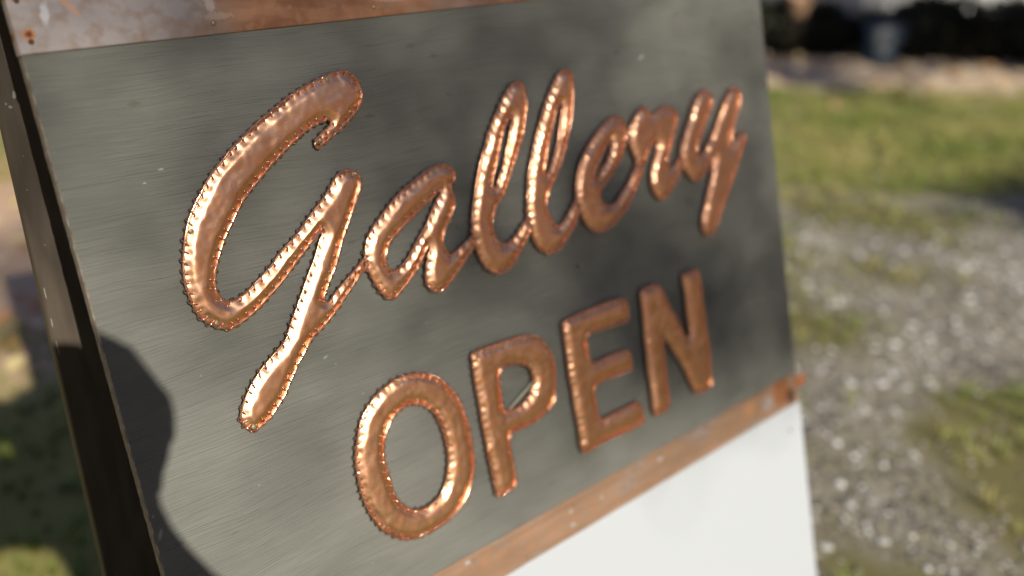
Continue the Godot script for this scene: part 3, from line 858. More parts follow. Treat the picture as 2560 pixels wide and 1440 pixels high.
func make_sign() -> void:
	# metals
	copper = mat(Color.WHITE, 1.0, 1.0)
	copper.albedo_texture = noise_tex(0.006, 71, lin(0.95, 0.51, 0.30), lin(0.98, 0.58, 0.38), 256, 2)
	copper.roughness_texture = noise_tex(0.22, 72, Color(0.17, 0.17, 0.17), Color(0.46, 0.46, 0.46), 256, 2)
	copper.uv1_scale = Vector3(7, 7, 1)
	copper_wire = mat(lin(0.94, 0.52, 0.33), 0.2, 1.0)
	brass = mat(lin(0.30, 0.27, 0.18), 0.5, 0.6)
	lace_wire = mat(lin(0.97, 0.62, 0.45), 0.11, 1.0)
	dark_copper = mat(lin(0.16, 0.05, 0.02), 0.6, 0.5)
	rusty = mat(lin(0.14, 0.05, 0.02), 0.85, 0.2)
	nail_mesh = make_nail()
	var sg := thing("sandwich_board", "large dark grey A-frame sign with hand-laced copper letters reading Gallery OPEN", "sign", sign_frame)
	# paint
	var im: Array = brushed_paint(1024, 1600, 77)
	var ci: Image = im[0]
	var px := 1024 / 1.25
	var py := 1600 / 0.80
	for q in [[892, -106, 3.2, 9.0, 0.7, 0.75], [1192, -90, 3.0, 4.5, 0.0, 0.5], [1209, -143, 2.6, 3.5, 0.0, 0.3], [462, -480, 1.5, 9.0, 0.1, 0.7], [250, -398, 2.0, 5.0, 0.5, 0.6], [262, -411, 1.4, 2.0, 0.0, 0.5], [107, -135, 3.0, 2.0, 0.0, 0.9], [86, -146, 1.4, 1.6, 0.0, 0.9], [8, -528, 2.0, 14.0, 0.15, 0.55], [6, -505, 1.2, 5.0, 0.1, 0.5], [362, -321, 1.6, 2.4, 0.0, 0.5], [405, -400, 1.4, 3.0, 0.0, 0.4], [520, -430, 1.6, 2.4, 0.0, 0.4], [640, -220, 1.5, 2.0, 0.0, 0.4], [290, -460, 1.3, 2.0, 0.0, 0.5], [130, -520, 1.2, 2.2, 0.0, 0.4]]:
		speck(ci, q[0] * 0.001 * px, -q[1] * 0.001 * py, q[2], q[3], q[4], Color(0.70, 0.74, 0.74, q[5]), int(q[0]))
	rng.seed = 5
	for i in 60:
		speck(ci, rng.randf() * 1024, rng.randf() * 1600, rng.randf_range(0.6, 1.3), rng.randf_range(0.8, 2.0), rng.randf() * 3, Color(0.66, 0.68, 0.64, 0.55), i)
	for i in 45:
		speck(ci, rng.randf() * 1024, rng.randf() * 1600, rng.randf_range(2, 7), rng.randf_range(3, 9), rng.randf() * 3, Color(0.30, 0.29, 0.24, 0.3), i + 100)
	var paint := mat(Color.WHITE, 0.7)
	paint.albedo_texture = ImageTexture.create_from_image(ci)
	paint.normal_enabled = true
	paint.normal_texture = ImageTexture.create_from_image(im[1])
	paint.normal_scale = 1.0
	paint.metallic_specular = 0.35
	var ply := mat(Color.WHITE, 0.8)
	ply.albedo_texture = noise_tex(0.03, 8, lin(0.14, 0.115, 0.09), lin(0.40, 0.34, 0.28))
	ply.uv1_triplanar = true
	ply.uv1_scale = Vector3(60, 8, 60)
	# front panel: a sheet of ply with a worn, slightly ragged left edge
	var w := 1.2225
	var top := 0.10
	var bot := -0.779
	var thick := 0.014
	var f := Soup.new()
	f.mapped = true
	var e := Soup.new()
	var rows := 180
	var wear := fnl(14.0, 3, 3)
	var wear2 := fnl(60.0, 13, 3)
	var prev := []
	for i in rows + 1:
		var y := lerpf(top, bot, float(i) / rows)
		var j := 0.0007 * wear.get_noise_1d(y * 3.0) + 0.0005 * wear2.get_noise_1d(y * 2.0)
		var bev := 0.0016 + 0.0012 * maxf(0.0, wear2.get_noise_1d(y + 7.0))
		var xr := w + 0.004 * y * 1.2
		var ring := [Vector3(j + bev, y, 0.0), Vector3(xr - 0.0015, y, 0.0), Vector3(j + 0.0004, y, -bev), Vector3(j * 0.6 + 0.0002, y, -thick), Vector3(xr, y, -0.0015), Vector3(xr, y, -thick)]
		if i > 0:
			f.face([prev[0], prev[1], ring[1], ring[0]], Color.WHITE, [Vector2(prev[0].x / 1.25, -prev[0].y / 0.8), Vector2(prev[1].x / 1.25, -prev[1].y / 0.8), Vector2(ring[1].x / 1.25, -ring[1].y / 0.8), Vector2(ring[0].x / 1.25, -ring[0].y / 0.8)])
			e.face([prev[2], prev[0], ring[0], ring[2]])
			e.face([prev[3], prev[2], ring[2], ring[3]])
			e.face([prev[1], prev[4], ring[4], ring[1]])
			e.face([prev[4], prev[5], ring[5], ring[4]])
			e.face([prev[5], prev[3], ring[3], ring[5]])
		prev = ring
	var panel := part("front_panel", f.mesh(), paint, sg)
	part("panel_edge", e.mesh(), ply, panel)
	# lower white board
	var white := mat(lin(0.445, 0.48, 0.53), 0.5)
	var wb := Soup.new()
	wb.box(Vector3(0.0, -1.343, -thick), Vector3(1.2225, -0.7815, 0.0005), 0.0015)
	var lower := part("lower_board", wb.mesh(), white, sg)
	lower.set_meta("label", "white painted lower board of the sign")
	# copper flashing strips
	var lm := Color(0.70, 0.74, 0.78, 0.75)
	var rust := Color(0.36, 0.15, 0.06, 0.95)
	var rust2 := Color(0.72, 0.42, 0.16, 0.8)
	var K := 1.0 / 0.00125
	var t_im := patina(1010, 90, 41, [
		[0.0117 * K, (0.100 - 0.0095) * K, 5.2, 4.6, 0.0, rust2], [0.0117 * K, (0.100 - 0.0098) * K, 3.0, 2.6, 0.0, rust], [0.0085 * K, (0.100 - 0.050) * K, 4.8, 4.2, 0.0, rust2], [0.0085 * K, (0.100 - 0.050) * K, 3.0, 2.6, 0.0, rust],
		[0.209 * K, (0.100 - 0.024) * K, 5.0, 9.0, 0.15, Color(0.78, 0.72, 0.70, 0.7)], [0.207 * K, (0.100 - 0.034) * K, 6.5, 6.0, 0.0, Color(0.78, 0.72, 0.70, 0.7)], [0.216 * K, (0.100 - 0.009) * K, 16.0, 4.0, 0.0, Color(0.74, 0.66, 0.60, 0.6)],
		[0.057 * K, (0.100 - 0.036) * K, 14.0, 3.5, 0.9, Color(0.80, 0.60, 0.48, 0.55)], [0.032 * K, (0.100 - 0.030) * K, 4.0, 10.0, 0.2, Color(0.82, 0.84, 0.88, 0.7)], [0.46 * K, (0.100 - 0.011) * K, 30.0, 4.0, 0.0, Color(0.80, 0.70, 0.62, 0.5)]], 1.0, 0.1)
	var b_im := patina(1010, 60, 45, [
		[1.10 * K, 22.0, 16.0, 18.0, 0.3, Color(0.74, 0.54, 0.36, 0.6)], [1.16 * K, 30.0, 14.0, 16.0, 0.2, Color(0.62, 0.60, 0.62, 0.7)], [1.205 * K, 20.0, 24.0, 30.0, 0.0, Color(0.58, 0.34, 0.19, 0.7)], [1.235 * K, 40.0, 12.0, 18.0, 0.0, Color(0.30, 0.20, 0.14, 0.75)],
		[0.62 * K, 20.0, 4.0, 3.0, 0.0, lm], [0.62 * K, 42.0, 4.5, 3.0, 0.0, lm], [0.41 * K, 8.0, 4.0, 3.5, 0.0, lm], [0.69 * K, 25.0, 3.0, 3.0, 0.0, lm], [0.84 * K, 18.0, 5.0, 4.0, 0.0, lm]], 0.08, 0.8)
	var strips := [[t_im, -0.0015, 0.100, 0.0, w + 0.001, "top_flashing"], [b_im, -0.8065, -0.7455, 0.0, w - 0.006, "bottom_flashing"]]
	for q in strips:
		var m := mat(Color.WHITE, 0.46, 0.3)
		m.albedo_texture = ImageTexture.create_from_image(q[0])
		m.roughness_texture = noise_tex(0.015, 51, Color(0.35, 0.35, 0.35), Color(0.62, 0.62, 0.62))
		m.roughness = 1.0
		var s := Soup.new()
		s.mapped = true
		var nseg := 80
		var buckle := fnl(3.0, 61, 2)
		var last := []
		for i in nseg + 1:
			var u := float(i) / nseg
			var x := lerpf(q[3], q[4], u)
			var lift_lo: float = 0.0024 + 0.0009 * buckle.get_noise_1d(x * 4.0)
			var lift_hi: float = 0.0022 + 0.0006 * buckle.get_noise_1d(x * 4.0 + 9.0)
			var mid_l: float = 0.0026 + 0.0008 * buckle.get_noise_1d(x * 3.0 + 30.0)
			if i == 0:
				lift_lo = 0.0012; lift_hi = 0.0012; mid_l = 0.0014
			var ym: float = lerpf(q[1], q[2], 0.5)
			var row := []
			var nn := Vector3(0.02 * sin(x * 9.0), 0.03 * buckle.get_noise_1d(x * 5.0 + 3.0), 1).normalized()
			row.append(s.vert(Vector3(x, q[1], lift_lo - 0.0009), Vector3(0, -1, 0), Color.WHITE, Vector2(u, 0.99)))
			row.append(s.vert(Vector3(x, q[1], lift_lo), (nn + Vector3(0, -0.35, 0)).normalized(), Color.WHITE, Vector2(u, 0.98)))
			row.append(s.vert(Vector3(x, q[1] + 0.002, lift_lo + 0.0003), nn, Color.WHITE, Vector2(u, 0.97)))
			row.append(s.vert(Vector3(x, ym, mid_l), nn, Color.WHITE, Vector2(u, 0.5)))
			row.append(s.vert(Vector3(x, q[2] - 0.002, lift_hi + 0.0003), nn, Color.WHITE, Vector2(u, 0.03)))
			row.append(s.vert(Vector3(x, q[2], lift_hi), (nn + Vector3(0, 0.35, 0)).normalized(), Color.WHITE, Vector2(u, 0.02)))
			row.append(s.vert(Vector3(x, q[2], lift_hi - 0.0009), Vector3(0, 1, 0), Color.WHITE, Vector2(u, 0.01)))
			if i > 0:
				for k in 6:
					s.quad(last[k], last[k + 1], row[k + 1], row[k])
			last = row
		# the strip wraps round the left edge of the board
		var wrap := []
		for y in [q[1], q[2]]:
			wrap.append([s.vert(Vector3(0.0, y, 0.0013), Vector3(-0.2, 0, 1).normalized(), Color.WHITE, Vector2(0.0, 0.98 if y == q[1] else 0.02)), s.vert(Vector3(-0.0014, y, 0.0004), Vector3(-1, 0, 0.6).normalized(), Color.WHITE, Vector2(0.002, 0.98 if y == q[1] else 0.02)), s.vert(Vector3(-0.0016, y, -thick * 0.8), Vector3(-1, 0, 0), Color.WHITE, Vector2(0.012, 0.98 if y == q[1] else 0.02))])
		for k in 2:
			s.quad(wrap[0][k], wrap[0][k + 1], wrap[1][k + 1], wrap[1][k])
		var st := part(q[5], s.mesh(), m, sg)
		if q[5] == "bottom_flashing":
			# a bent tongue of bright copper sticks out past the right edge
			var tg := Soup.new()
			var pr := []
			for i in 8:
				var u := i / 7.0
				var x: float = q[4] - 0.004 + 0.036 * u
				var z := 0.003 - 0.004 * u + 0.006 * sin(u * 3.0)
				var hw := 0.0105 * (1.0 - 0.55 * u)
				var yc := -0.7665 + 0.003 * u
				var row := [tg.vert(Vector3(x, yc - hw, z), Vector3(0.3, -0.3, 1).normalized()), tg.vert(Vector3(x, yc, z + 0.0015), Vector3(0.3, 0, 1).normalized()), tg.vert(Vector3(x, yc + hw, z), Vector3(0.3, 0.3, 1).normalized())]
				if i > 0:
					tg.quad(pr[0], pr[1], row[1], row[0])
					tg.quad(pr[1], pr[2], row[2], row[1])
				pr = row
			var tm := mat(lin(0.62, 0.21, 0.07), 0.45, 0.4)
			part("bent_end", tg.mesh(), tm, st)
			for p in [[0.4064, -0.7565], [0.607, -0.759], [0.8124, -0.7565], [1.02, -0.757], [0.2, -0.757], [0.50, -0.798], [0.6146, -0.7985], [0.82, -0.798], [1.03, -0.798]]:
				part("nail", nail_mesh, brass, st, Transform3D(Basis(), Vector3(p[0], p[1], 0.0032)))
		else:
			for p in [[0.2021, 0.0106], [0.4132, 0.0104], [0.63, 0.011], [0.85, 0.010], [1.06, 0.011], [1.20, 0.010]]:
				part("nail", nail_mesh, brass, st, Transform3D(Basis(), Vector3(p[0], p[1], 0.0032)))
			for p in [[0.0117, 0.0100], [0.0085, 0.050]]:
				part("rusty_nail", nail_mesh, rusty, st, Transform3D(Basis(), Vector3(p[0], p[1], 0.0018)))
	part("screw", nail_mesh, rusty, lower, Transform3D(Basis(), Vector3(1.1798, -0.8547, 0.0008)))
	# frame: rear leg board, its front side brown, hinged to a cap over the panel
	var brown := mat(Color.WHITE, 0.55)
	brown.albedo_texture = noise_tex(0.02, 18, lin(0.062, 0.048, 0.036), lin(0.09, 0.071, 0.054))
	brown.uv1_triplanar = true
	brown.uv1_scale = Vector3(7, 1.2, 7)
	var tilt := atan(0.2332)
	var rb := Soup.new()
	rb.box(Vector3(0.0, -1.50, -0.018), Vector3(w, 0.10, 0.0), 0.002)
	var rear := part("rear_board", rb.mesh(), brown, sg, Transform3D(Basis(Vector3.RIGHT, tilt), Vector3(0, 0.0, -0.1447)))
	rear.set_meta("label", "brown painted rear board of the folding sign")
	var chips := mat(lin(0.26, 0.25, 0.23), 0.8)
	rng.seed = 9
	for q in [[0.012, -0.043, 0.0032, 0.0024], [0.0085, -0.039, 0.0016, 0.002], [0.010, -0.14, 0.0012, 0.0012], [0.019, -0.03, 0.0034, 0.0075], [0.0045, -0.27, 0.0011, 0.013], [0.0046, -0.31, 0.0010, 0.010], [0.0048, -0.345, 0.0012, 0.016], [0.014, -0.10, 0.001, 0.001], [0.016, -0.21, 0.0009, 0.0013]]:
		var cp := Soup.new()
		var cc := cp.vert(Vector3(0, 0, 0.0006), Vector3(0, 0, 1))
		var ids := []
		for k in 9:
			var an := TAU * k / 9.0
			var r := rng.randf_range(0.65, 1.15)
			ids.append(cp.vert(Vector3(cos(an) * q[2] * r * 0.75, sin(an) * q[3] * r * 0.75, 0.0002), Vector3(0, 0, 1)))
		for k in 9:
			cp.tri(cc, ids[k], ids[(k + 1) % 9])
		part("paint_chip", cp.mesh(), chips, rear, Transform3D(Basis(), Vector3(q[0], q[1], 0.0)))
	var cap := Soup.new()
	cap.box(Vector3(-0.004, 0.101, -0.165), Vector3(w + 0.004, 0.119, 0.006), 0.003)
	part("top_cap", cap.mesh(), brown, sg)
	var chain := Soup.new()
	chain.tube(PackedVector3Array([Vector3(1.18, -0.55, -0.015), Vector3(1.18, -0.62, -0.14), Vector3(1.18, -0.56, -0.272)]), 0.003, 6, false)
	part("stay_cord", chain.mesh(), rusty, sg)
	# letters
	var shape := {}
	for o in outlines():
		if not shape.has(o[0]): shape[o[0]] = [PackedVector2Array(), []]
		var block: bool = o[0] in ["P", "E", "N"]
		var loop := smooth_loop(o[2], 1.0, 34.0 if block else 62.0)
		if o[1] == "O": shape[o[0]][0] = loop
		else: shape[o[0]][1].append(loop)
	var info := [
		["G", "large script capital G in laced copper", [[324.4, -67.9], [299.3, -136.8], [119.7, -206.8], [123.2, -314.2], [136.5, -445.9], [334.2, -184.9]]],
		["a", "script letter a after the capital G", [[454.5, -203.6]]],
		["l", "first script letter l", [[598.0, -314.2]]],
		["l2", "second script letter l", []],
		["e", "script letter e", [[690.0, -395.0]]],
		["r", "script letter r", []],
		["y", "script letter y with a cut descender", []],
		["O", "block capital O", [[340.0, -461.4], [333.6, -678.3]]],
		["P", "block capital P", [[468.3, -468.1]]],
		["E", "block capital E", []],
		["N", "block capital N", [[907.7, -587.3]]]]
	var k := 0
	for q in info:
		letter(sg, q[1], shape[q[0]][0], shape[q[0]][1], q[2], 100 + k)
		k += 1
	# a dry stalk lodged in the P
	var stalk := Soup.new()
	var a := Vector3(0.5105, -0.5655, 0.004)
	var b := Vector3(0.571, -0.534, 0.0075)
	stalk.tube(PackedVector3Array([a, a.lerp(b, 0.3) + Vector3(0, 0.0004, 0), a.lerp(b, 0.7) + Vector3(0, -0.0003, 0), b]), [0.0017, 0.0019, 0.0018, 0.0015], 7, false)
	var so := MeshInstance3D.new()
	so.name = numbered("dry_stalk")
	so.mesh = stalk.mesh()
	so.material_override = mat(lin(0.42, 0.40, 0.29), 0.7)
	so.transform = sign_frame
	add_child(so, true)
	tag(so, "pale dry stalk lodged slanting inside the bowl of the copper P", "stalk")

var rusty: StandardMaterial3D

func make_trees() -> void:
	var bark := mat(Color.WHITE, 0.9)
	bark.albedo_texture = noise_tex(0.03, 31, lin(0.05, 0.04, 0.03), lin(0.15, 0.12, 0.09))
	bark.uv1_triplanar = true
	bark.uv1_scale = Vector3(2, 0.6, 2)
	var lm := leafy(mat(Color.WHITE, 0.55))
	lm.backlight = Color(0.25, 0.3, 0.1)
	var leaf := leaf_mesh(0.10, 0.055)
	var big := leaf_mesh(0.17, 0.10)
	var dark0 := Color(0.03, 0.042, 0.012)
	var dark1 := Color(0.06, 0.075, 0.02)
	var rust0 := Color(0.10, 0.06, 0.02)
	var rust1 := Color(0.20, 0.11, 0.035)
	# behind the photographer: the tree whose foliage the sun filters through
	var base := Vector3(9.2, 0, 10.2)
	var filt := tree("maple_tree", "broad maple behind the photographer filtering the low sun", base, 4.6, 0.24, [[Vector3(2.6, 6.4, -2.2), 1.9], [Vector3(4.6, 9.6, 3.0), 1.8], [Vector3(0.7, 8.2, -2.6), 0.8], [Vector3(-0.5, 7.3, -2.2), 0.55], [Vector3(1.7, 7.6, -4.0), 0.7], [Vector3(-3.6, 5.2, 2.6), 1.6]], 5200, big, lm, bark, dark0, dark1, 301, "trees behind the photographer")
	# its outer sprays across the sun: thick where the panel lies in soft shade
	var shade := [43, -51, 0.38, 134, -22, 0.29, 506, -50, 0.27, 808, -59, 0.35, 1042, -95, 0.6, 1127, -243, 0.7, 37, -154, 0.60, 417, -156, 0.24, 839, -365, 0.04, 928, -427, 0.03, 1123, -475, 0.28, 1161, -394, 0.50, 1066, -595, 0.06, 1147, -699, 0.15, 36, -241, 0.90, 181, -213, 0.67, 335, -249, 0.40, 537, -388, 0.28, 733, -430, 0.07, 43, -477, 1.00, 230, -448, 0.90, 353, -436, 0.60, 539, -560, 0.60, 758, -536, 0.25, 784, -649, 0.50, 854, -710, 0.60, 984, -721, 0.45, 139, -597, 1.00, 305, -647, 1.00, 570, -802, 1.00, 951, -904, 1.00, 1146, -863, 1.00, 800, -880, 1.0, 1200, -960, 1.0, 400, -820, 1.0, 1000, -1100, 1.0, 700, -1000, 1.0, 900, -150, 0.6, 1000, -250, 0.65, 1100, -150, 0.68, 880, -280, 0.45, 1070, -340, 0.5, 60, -40, 0.25, 250, -80, 0.22, 100, -130, 0.4, 1000, -560, 0.06, 1080, -620, 0.05, 1180, -600, 0.2, 1120, -640, 0.08, 900, -470, 0.04, 800, -400, 0.05, 960, -510, 0.05, 600, -870, 1.0, 850, -960, 1.0, 1100, -960, 1.0, 1215, -880, 1.0, 1010, -860, 1.0, 700, -840, 1.0, 1150, -800, 0.8, 600, 60, 0.3, 1200, 60, 0.4, 100, 80, 0.4]
	var where := []
	var tint := []
	rng.seed = 77
	var sunward := -SUN.normalized()
	var per := 1.0 / 0.00078      # leaves per square metre for one unit of optical depth
	var field_w := 1.55
	var field_h := 1.45
	var n := int(per * 3.0 * field_w * field_h)
	for i in n:
		var u := rng.randf_range(-0.12, field_w - 0.12)
		var v := rng.randf_range(-1.05, field_h - 1.05)
		var sum := 0.0
		var wsum := 0.0
		for j in range(0, shade.size(), 3):
			var d2 := pow(u * 1000.0 - shade[j], 2) + pow(v * 1000.0 - shade[j + 1], 2)
			var wt := 1.0 / (d2 * d2 + 9.0e7)
			sum += wt * shade[j + 2]
			wsum += wt
		var depth := -log(clampf(sum / wsum * 1.04 - 0.03, 0.02, 1.0)) * smoothstep(-0.86, -0.70, v) * 0.92
		if rng.randf() * 3.0 < depth:
			var p := sign_frame * Vector3(u, v, 0.0) + sunward * rng.randf_range(15.0, 19.0)
			where.append(Transform3D(rand_basis(rng.randf_range(0.8, 1.15)), p - base))
			tint.append(dark0.lerp(dark1, rng.randf()))
	scatter("outer_sprays", leaf_mesh(0.075, 0.045), lm, where, tint, filt).set_meta("kind", "stuff")
	for q in [["oak_tree", "dark oak farther back on the right of the yard", Vector3(19.0, 0, 8.0), 5.0, 0.35, [[Vector3(0, 5.4, 0), 3.4], [Vector3(-2.0, 4.2, 1.0), 2.4], [Vector3(2.4, 7.0, -1.0), 2.4]], 6000, dark0, rust0, 304], ["oak_tree", "dark oak at the back of the yard behind the photographer", Vector3(3.0, 0, 17.0), 5.0, 0.35, [[Vector3(0, 6.4, 0), 3.2], [Vector3(-2.4, 5.0, 1.0), 2.6]], 5000, dark0, dark1, 305], ["oak_tree", "green oak left behind the photographer", Vector3(-6.5, 0, 12.0), 4.6, 0.3, [[Vector3(0, 6.0, 0), 3.0], [Vector3(2.0, 4.6, 1.0), 2.2]], 4500, dark0, dark1, 306]]:
		tree(q[0], q[1], q[2], q[3], q[4], q[5], q[6], leaf, lm, bark, q[7], q[8], q[9], "trees behind the photographer")
	# low autumn maples along the right side of the yard: against the sun their leaves glow, and the copper mirrors them
	var am := leafy(mat(Color.WHITE, 0.55))
	am.backlight = Color(1.0, 0.62, 0.30)
	var k := 0
	for q in [[Vector3(9.0, 0, -2.2), "nearest the pine"], [Vector3(10.3, 0, 1.8), "second from the pine"], [Vector3(10.0, 0, 5.4), "third from the pine"], [Vector3(8.2, 0, 8.8), "farthest from the pine"]]:
		tree("autumn_maple", "low orange autumn maple on the right of the yard, " + q[1], q[0], 2.2, 0.14, [[Vector3(0, 1.5, 0), 1.35], [Vector3(-0.9, 2.4, 0.8), 1.3], [Vector3(0.8, 2.6, -0.9), 1.4], [Vector3(0, 3.3, 0.2), 1.3]], 3600, big, am, bark, Color(0.72, 0.34, 0.10), Color(0.90, 0.56, 0.22), 320 + k, "autumn maples on the right of the yard")
		k += 1
	# right beside the sign, overhead and out of the frame: shades the hedge and dapples the grass
	tree("pine_tree", "dark pine just right of the frame with boughs over the grass", Vector3(7.0, 0, -2.25), 5.0, 0.24, [[Vector3(-1.4, 3.7, -0.2), 0.75], [Vector3(-0.4, 3.9, -0.3), 0.85], [Vector3(0.6, 3.8, -0.3), 0.9], [Vector3(1.5, 3.9, -0.2), 0.9], [Vector3(0.0, 5.0, 0.0), 1.0], [Vector3(-2.0, 3.3, 0.3), 0.5]], 9000, leaf, lm, bark, dark0, dark1, 307, "trees round the yard")

func shrub(label: String, base: Vector3, blobs: Array, n: int, sd: int) -> void:
	rng.seed = sd
	var t := thing("evergreen_shrub", label, "shrub", Transform3D(Basis(), base), "low evergreen shrubs behind the grass")
	var lm := leafy(mat(Color.WHITE, 0.7))
	var leaf := leaf_mesh(0.055, 0.03)
	var stem := Soup.new()
	for b in blobs:
		var to: Vector3 = b[0]
		stem.tube(PackedVector3Array([Vector3(0, -0.05, 0), to * 0.5, to + Vector3(0, b[1] * 0.3, 0)]), [0.018, 0.012, 0.005], 6, false)
	part("stem", stem.mesh(), mat(lin(0.04, 0.03, 0.02), 0.9), t)
	var where := []
	var tint := []
	for b in blobs:
		for i in n / blobs.size():
			var d: Vector3 = Vector3(rng.randfn(), rng.randfn(), rng.randfn()).normalized() * pow(rng.randf(), 0.4) * b[1]
			var p: Vector3 = b[0] + d
			p.y = maxf(p.y, 0.01)
			where.append(Transform3D(rand_basis(rng.randf_range(0.7, 1.3)), p))
			tint.append(Color(0.012, 0.014, 0.006).lerp(Color(0.026, 0.028, 0.011), rng.randf()))
	scatter("foliage", leaf, lm, where, tint, t).set_meta("kind", "stuff")

func make_background() -> void:
	shrub("low dark evergreen shrub left of the blue bucket", Vector3(2.1, 0, -7.55), [[Vector3(-0.3, 0.17, 0), 0.24], [Vector3(0.0, 0.19, 0.05), 0.26], [Vector3(0.26, 0.17, 0), 0.22], [Vector3(-0.55, 0.2, -0.1), 0.26]], 5200, 401)
	shrub("long dark evergreen shrub right of the blue bucket", Vector3(3.5, 0, -7.6), [[Vector3(-0.36, 0.2, 0.05), 0.24], [Vector3(-0.05, 0.21, 0), 0.26], [Vector3(0.35, 0.2, 0.05), 0.28], [Vector3(0.8, 0.2, 0), 0.26], [Vector3(-0.2, 0.2, -0.2), 0.24]], 8500, 402)
	shrub("dark evergreen shrub in the gap behind the blue bucket", Vector3(2.72, 0, -7.75), [[Vector3(-0.25, 0.12, 0), 0.2], [Vector3(0.1, 0.12, 0), 0.2], [Vector3(0.3, 0.14, 0.05), 0.2]], 3600, 403)
	# blue bucket with a rag
	var bk := thing("bucket", "blue plastic bucket with a pale grey rag between the dark shrubs", "bucket", Transform3D(Basis(), Vector3(2.72, 0.0, -7.2)))
	var s := Soup.new()
	s.lathe([Vector2(0.001, 0.004), Vector2(0.10, 0.004), Vector2(0.106, 0.012), Vector2(0.142, 0.27), Vector2(0.15, 0.275), Vector2(0.15, 0.29), Vector2(0.138, 0.288), Vector2(0.10, 0.02), Vector2(0.001, 0.018)], 28)
	part("pail", s.mesh(), mat(lin(0.022, 0.075, 0.13), 0.4), bk)
	var hd := Soup.new()
	var arc := PackedVector3Array()
	for i in 15:
		var an := PI * i / 14.0
		arc.append(Vector3(0.148 * cos(an), 0.27 - 0.10 * sin(an), 0.06 + 0.08 * sin(an)))
	hd.tube(arc, 0.003, 6, false)
	part("handle", hd.mesh(), mat(lin(0.5, 0.5, 0.5), 0.3, 1.0), bk)
	var rg := Soup.new()
	var prev := []
	for i in 9:
		var v := i / 8.0
		var row := []
		for j in 7:
			var u := j / 6.0 - 0.5
			var y := 0.295 - 0.02 * sin(v * 2.0) - v * 0.19
			var rr := 0.152 - 0.035 * v + 0.012 * sin(u * 14.0 + v * 2.0) + 0.006
			var an := PI * 0.5 + 0.25 + u * (1.0 - 0.45 * v)
			row.append(rg.vert(Vector3(rr * cos(an), y, rr * sin(an)), Vector3(cos(an), 0.1, sin(an)).normalized()))
		if i > 0:
			for j in 6:
				rg.quad(prev[j], prev[j + 1], row[j + 1], row[j])
		prev = row
	part("rag", rg.mesh(), mat(lin(0.30, 0.33, 0.35), 0.9), bk)
	# terracotta pot at the left
	var pot := thing("plant_pot", "small peach terracotta pot standing among the dark shrubs", "pot", Transform3D(Basis(), Vector3(2.10, 0.29, -7.36)))
	var ps := Soup.new()
	ps.lathe([Vector2(0.001, 0.0), Vector2(0.055, 0.0), Vector2(0.075, 0.12), Vector2(0.086, 0.122), Vector2(0.086, 0.155), Vector2(0.078, 0.156), Vector2(0.074, 0.13), Vector2(0.001, 0.125)], 24)
	part("pot_body", ps.mesh(), mat(lin(0.62, 0.40, 0.25), 0.8), pot)
	var stand := thing("log_stump", "short weathered log stump hidden among the shrubs under the pot", "stump", Transform3D(Basis(), Vector3(2.10, 0.0, -7.36)))
	var ss := Soup.new()
	ss.lathe([Vector2(0.001, -0.02), Vector2(0.085, -0.02), Vector2(0.078, 0.1), Vector2(0.08, 0.27), Vector2(0.074, 0.289), Vector2(0.001, 0.289)], 16)
	part("wood", ss.mesh(), mat(lin(0.03, 0.024, 0.016), 0.9), stand)
	# white paling fence behind the shrubs
	var fence := thing("paling_fence", "white painted paling fence behind the dark shrubs", "fence", Transform3D(Basis(), Vector3(0.4, 0, -9.0)))
	var wm := mat(lin(0.62, 0.64, 0.64), 0.6)
	var pal := Soup.new()
	pal.face([Vector3(0, 0, 0.011), Vector3(0, 0.95, 0.011), Vector3(0.045, 1.02, 0.011), Vector3(0.09, 0.95, 0.011), Vector3(0.09, 0, 0.011)])
	pal.face([Vector3(0.09, 0, -0.011), Vector3(0.09, 0.95, -0.011), Vector3(0.045, 1.02, -0.011), Vector3(0, 0.95, -0.011), Vector3(0, 0, -0.011)])
	for q in [[Vector2(0, 0), Vector2(0, 0.95)], [Vector2(0, 0.95), Vector2(0.045, 1.02)], [Vector2(0.045, 1.02), Vector2(0.09, 0.95)], [Vector2(0.09, 0.95), Vector2(0.09, 0)]]:
		pal.face([Vector3(q[0].x, q[0].y, -0.011), Vector3(q[1].x, q[1].y, -0.011), Vector3(q[1].x, q[1].y, 0.011), Vector3(q[0].x, q[0].y, 0.011)])
	var pm := pal.mesh()
	for i in 52:
		part("paling", pm, wm, fence, Transform3D(Basis(Vector3.FORWARD, 0.01 * sin(i * 2.3)), Vector3(i * 0.118, 0.06 + 0.006 * sin(i * 1.3), 0)))
	for y in [0.28, 0.78]:
		var r := Soup.new()
		r.box(Vector3(-0.02, y, -0.052), Vector3(6.2, y + 0.07, -0.013), 0.004)
		part("rail", r.mesh(), wm, fence)
	for i in 4:
		var r := Soup.new()
		r.box(Vector3(i * 2.0, -0.1, -0.143), Vector3(i * 2.0 + 0.09, 1.0, -0.054), 0.005)
		part("post", r.mesh(), wm, fence)

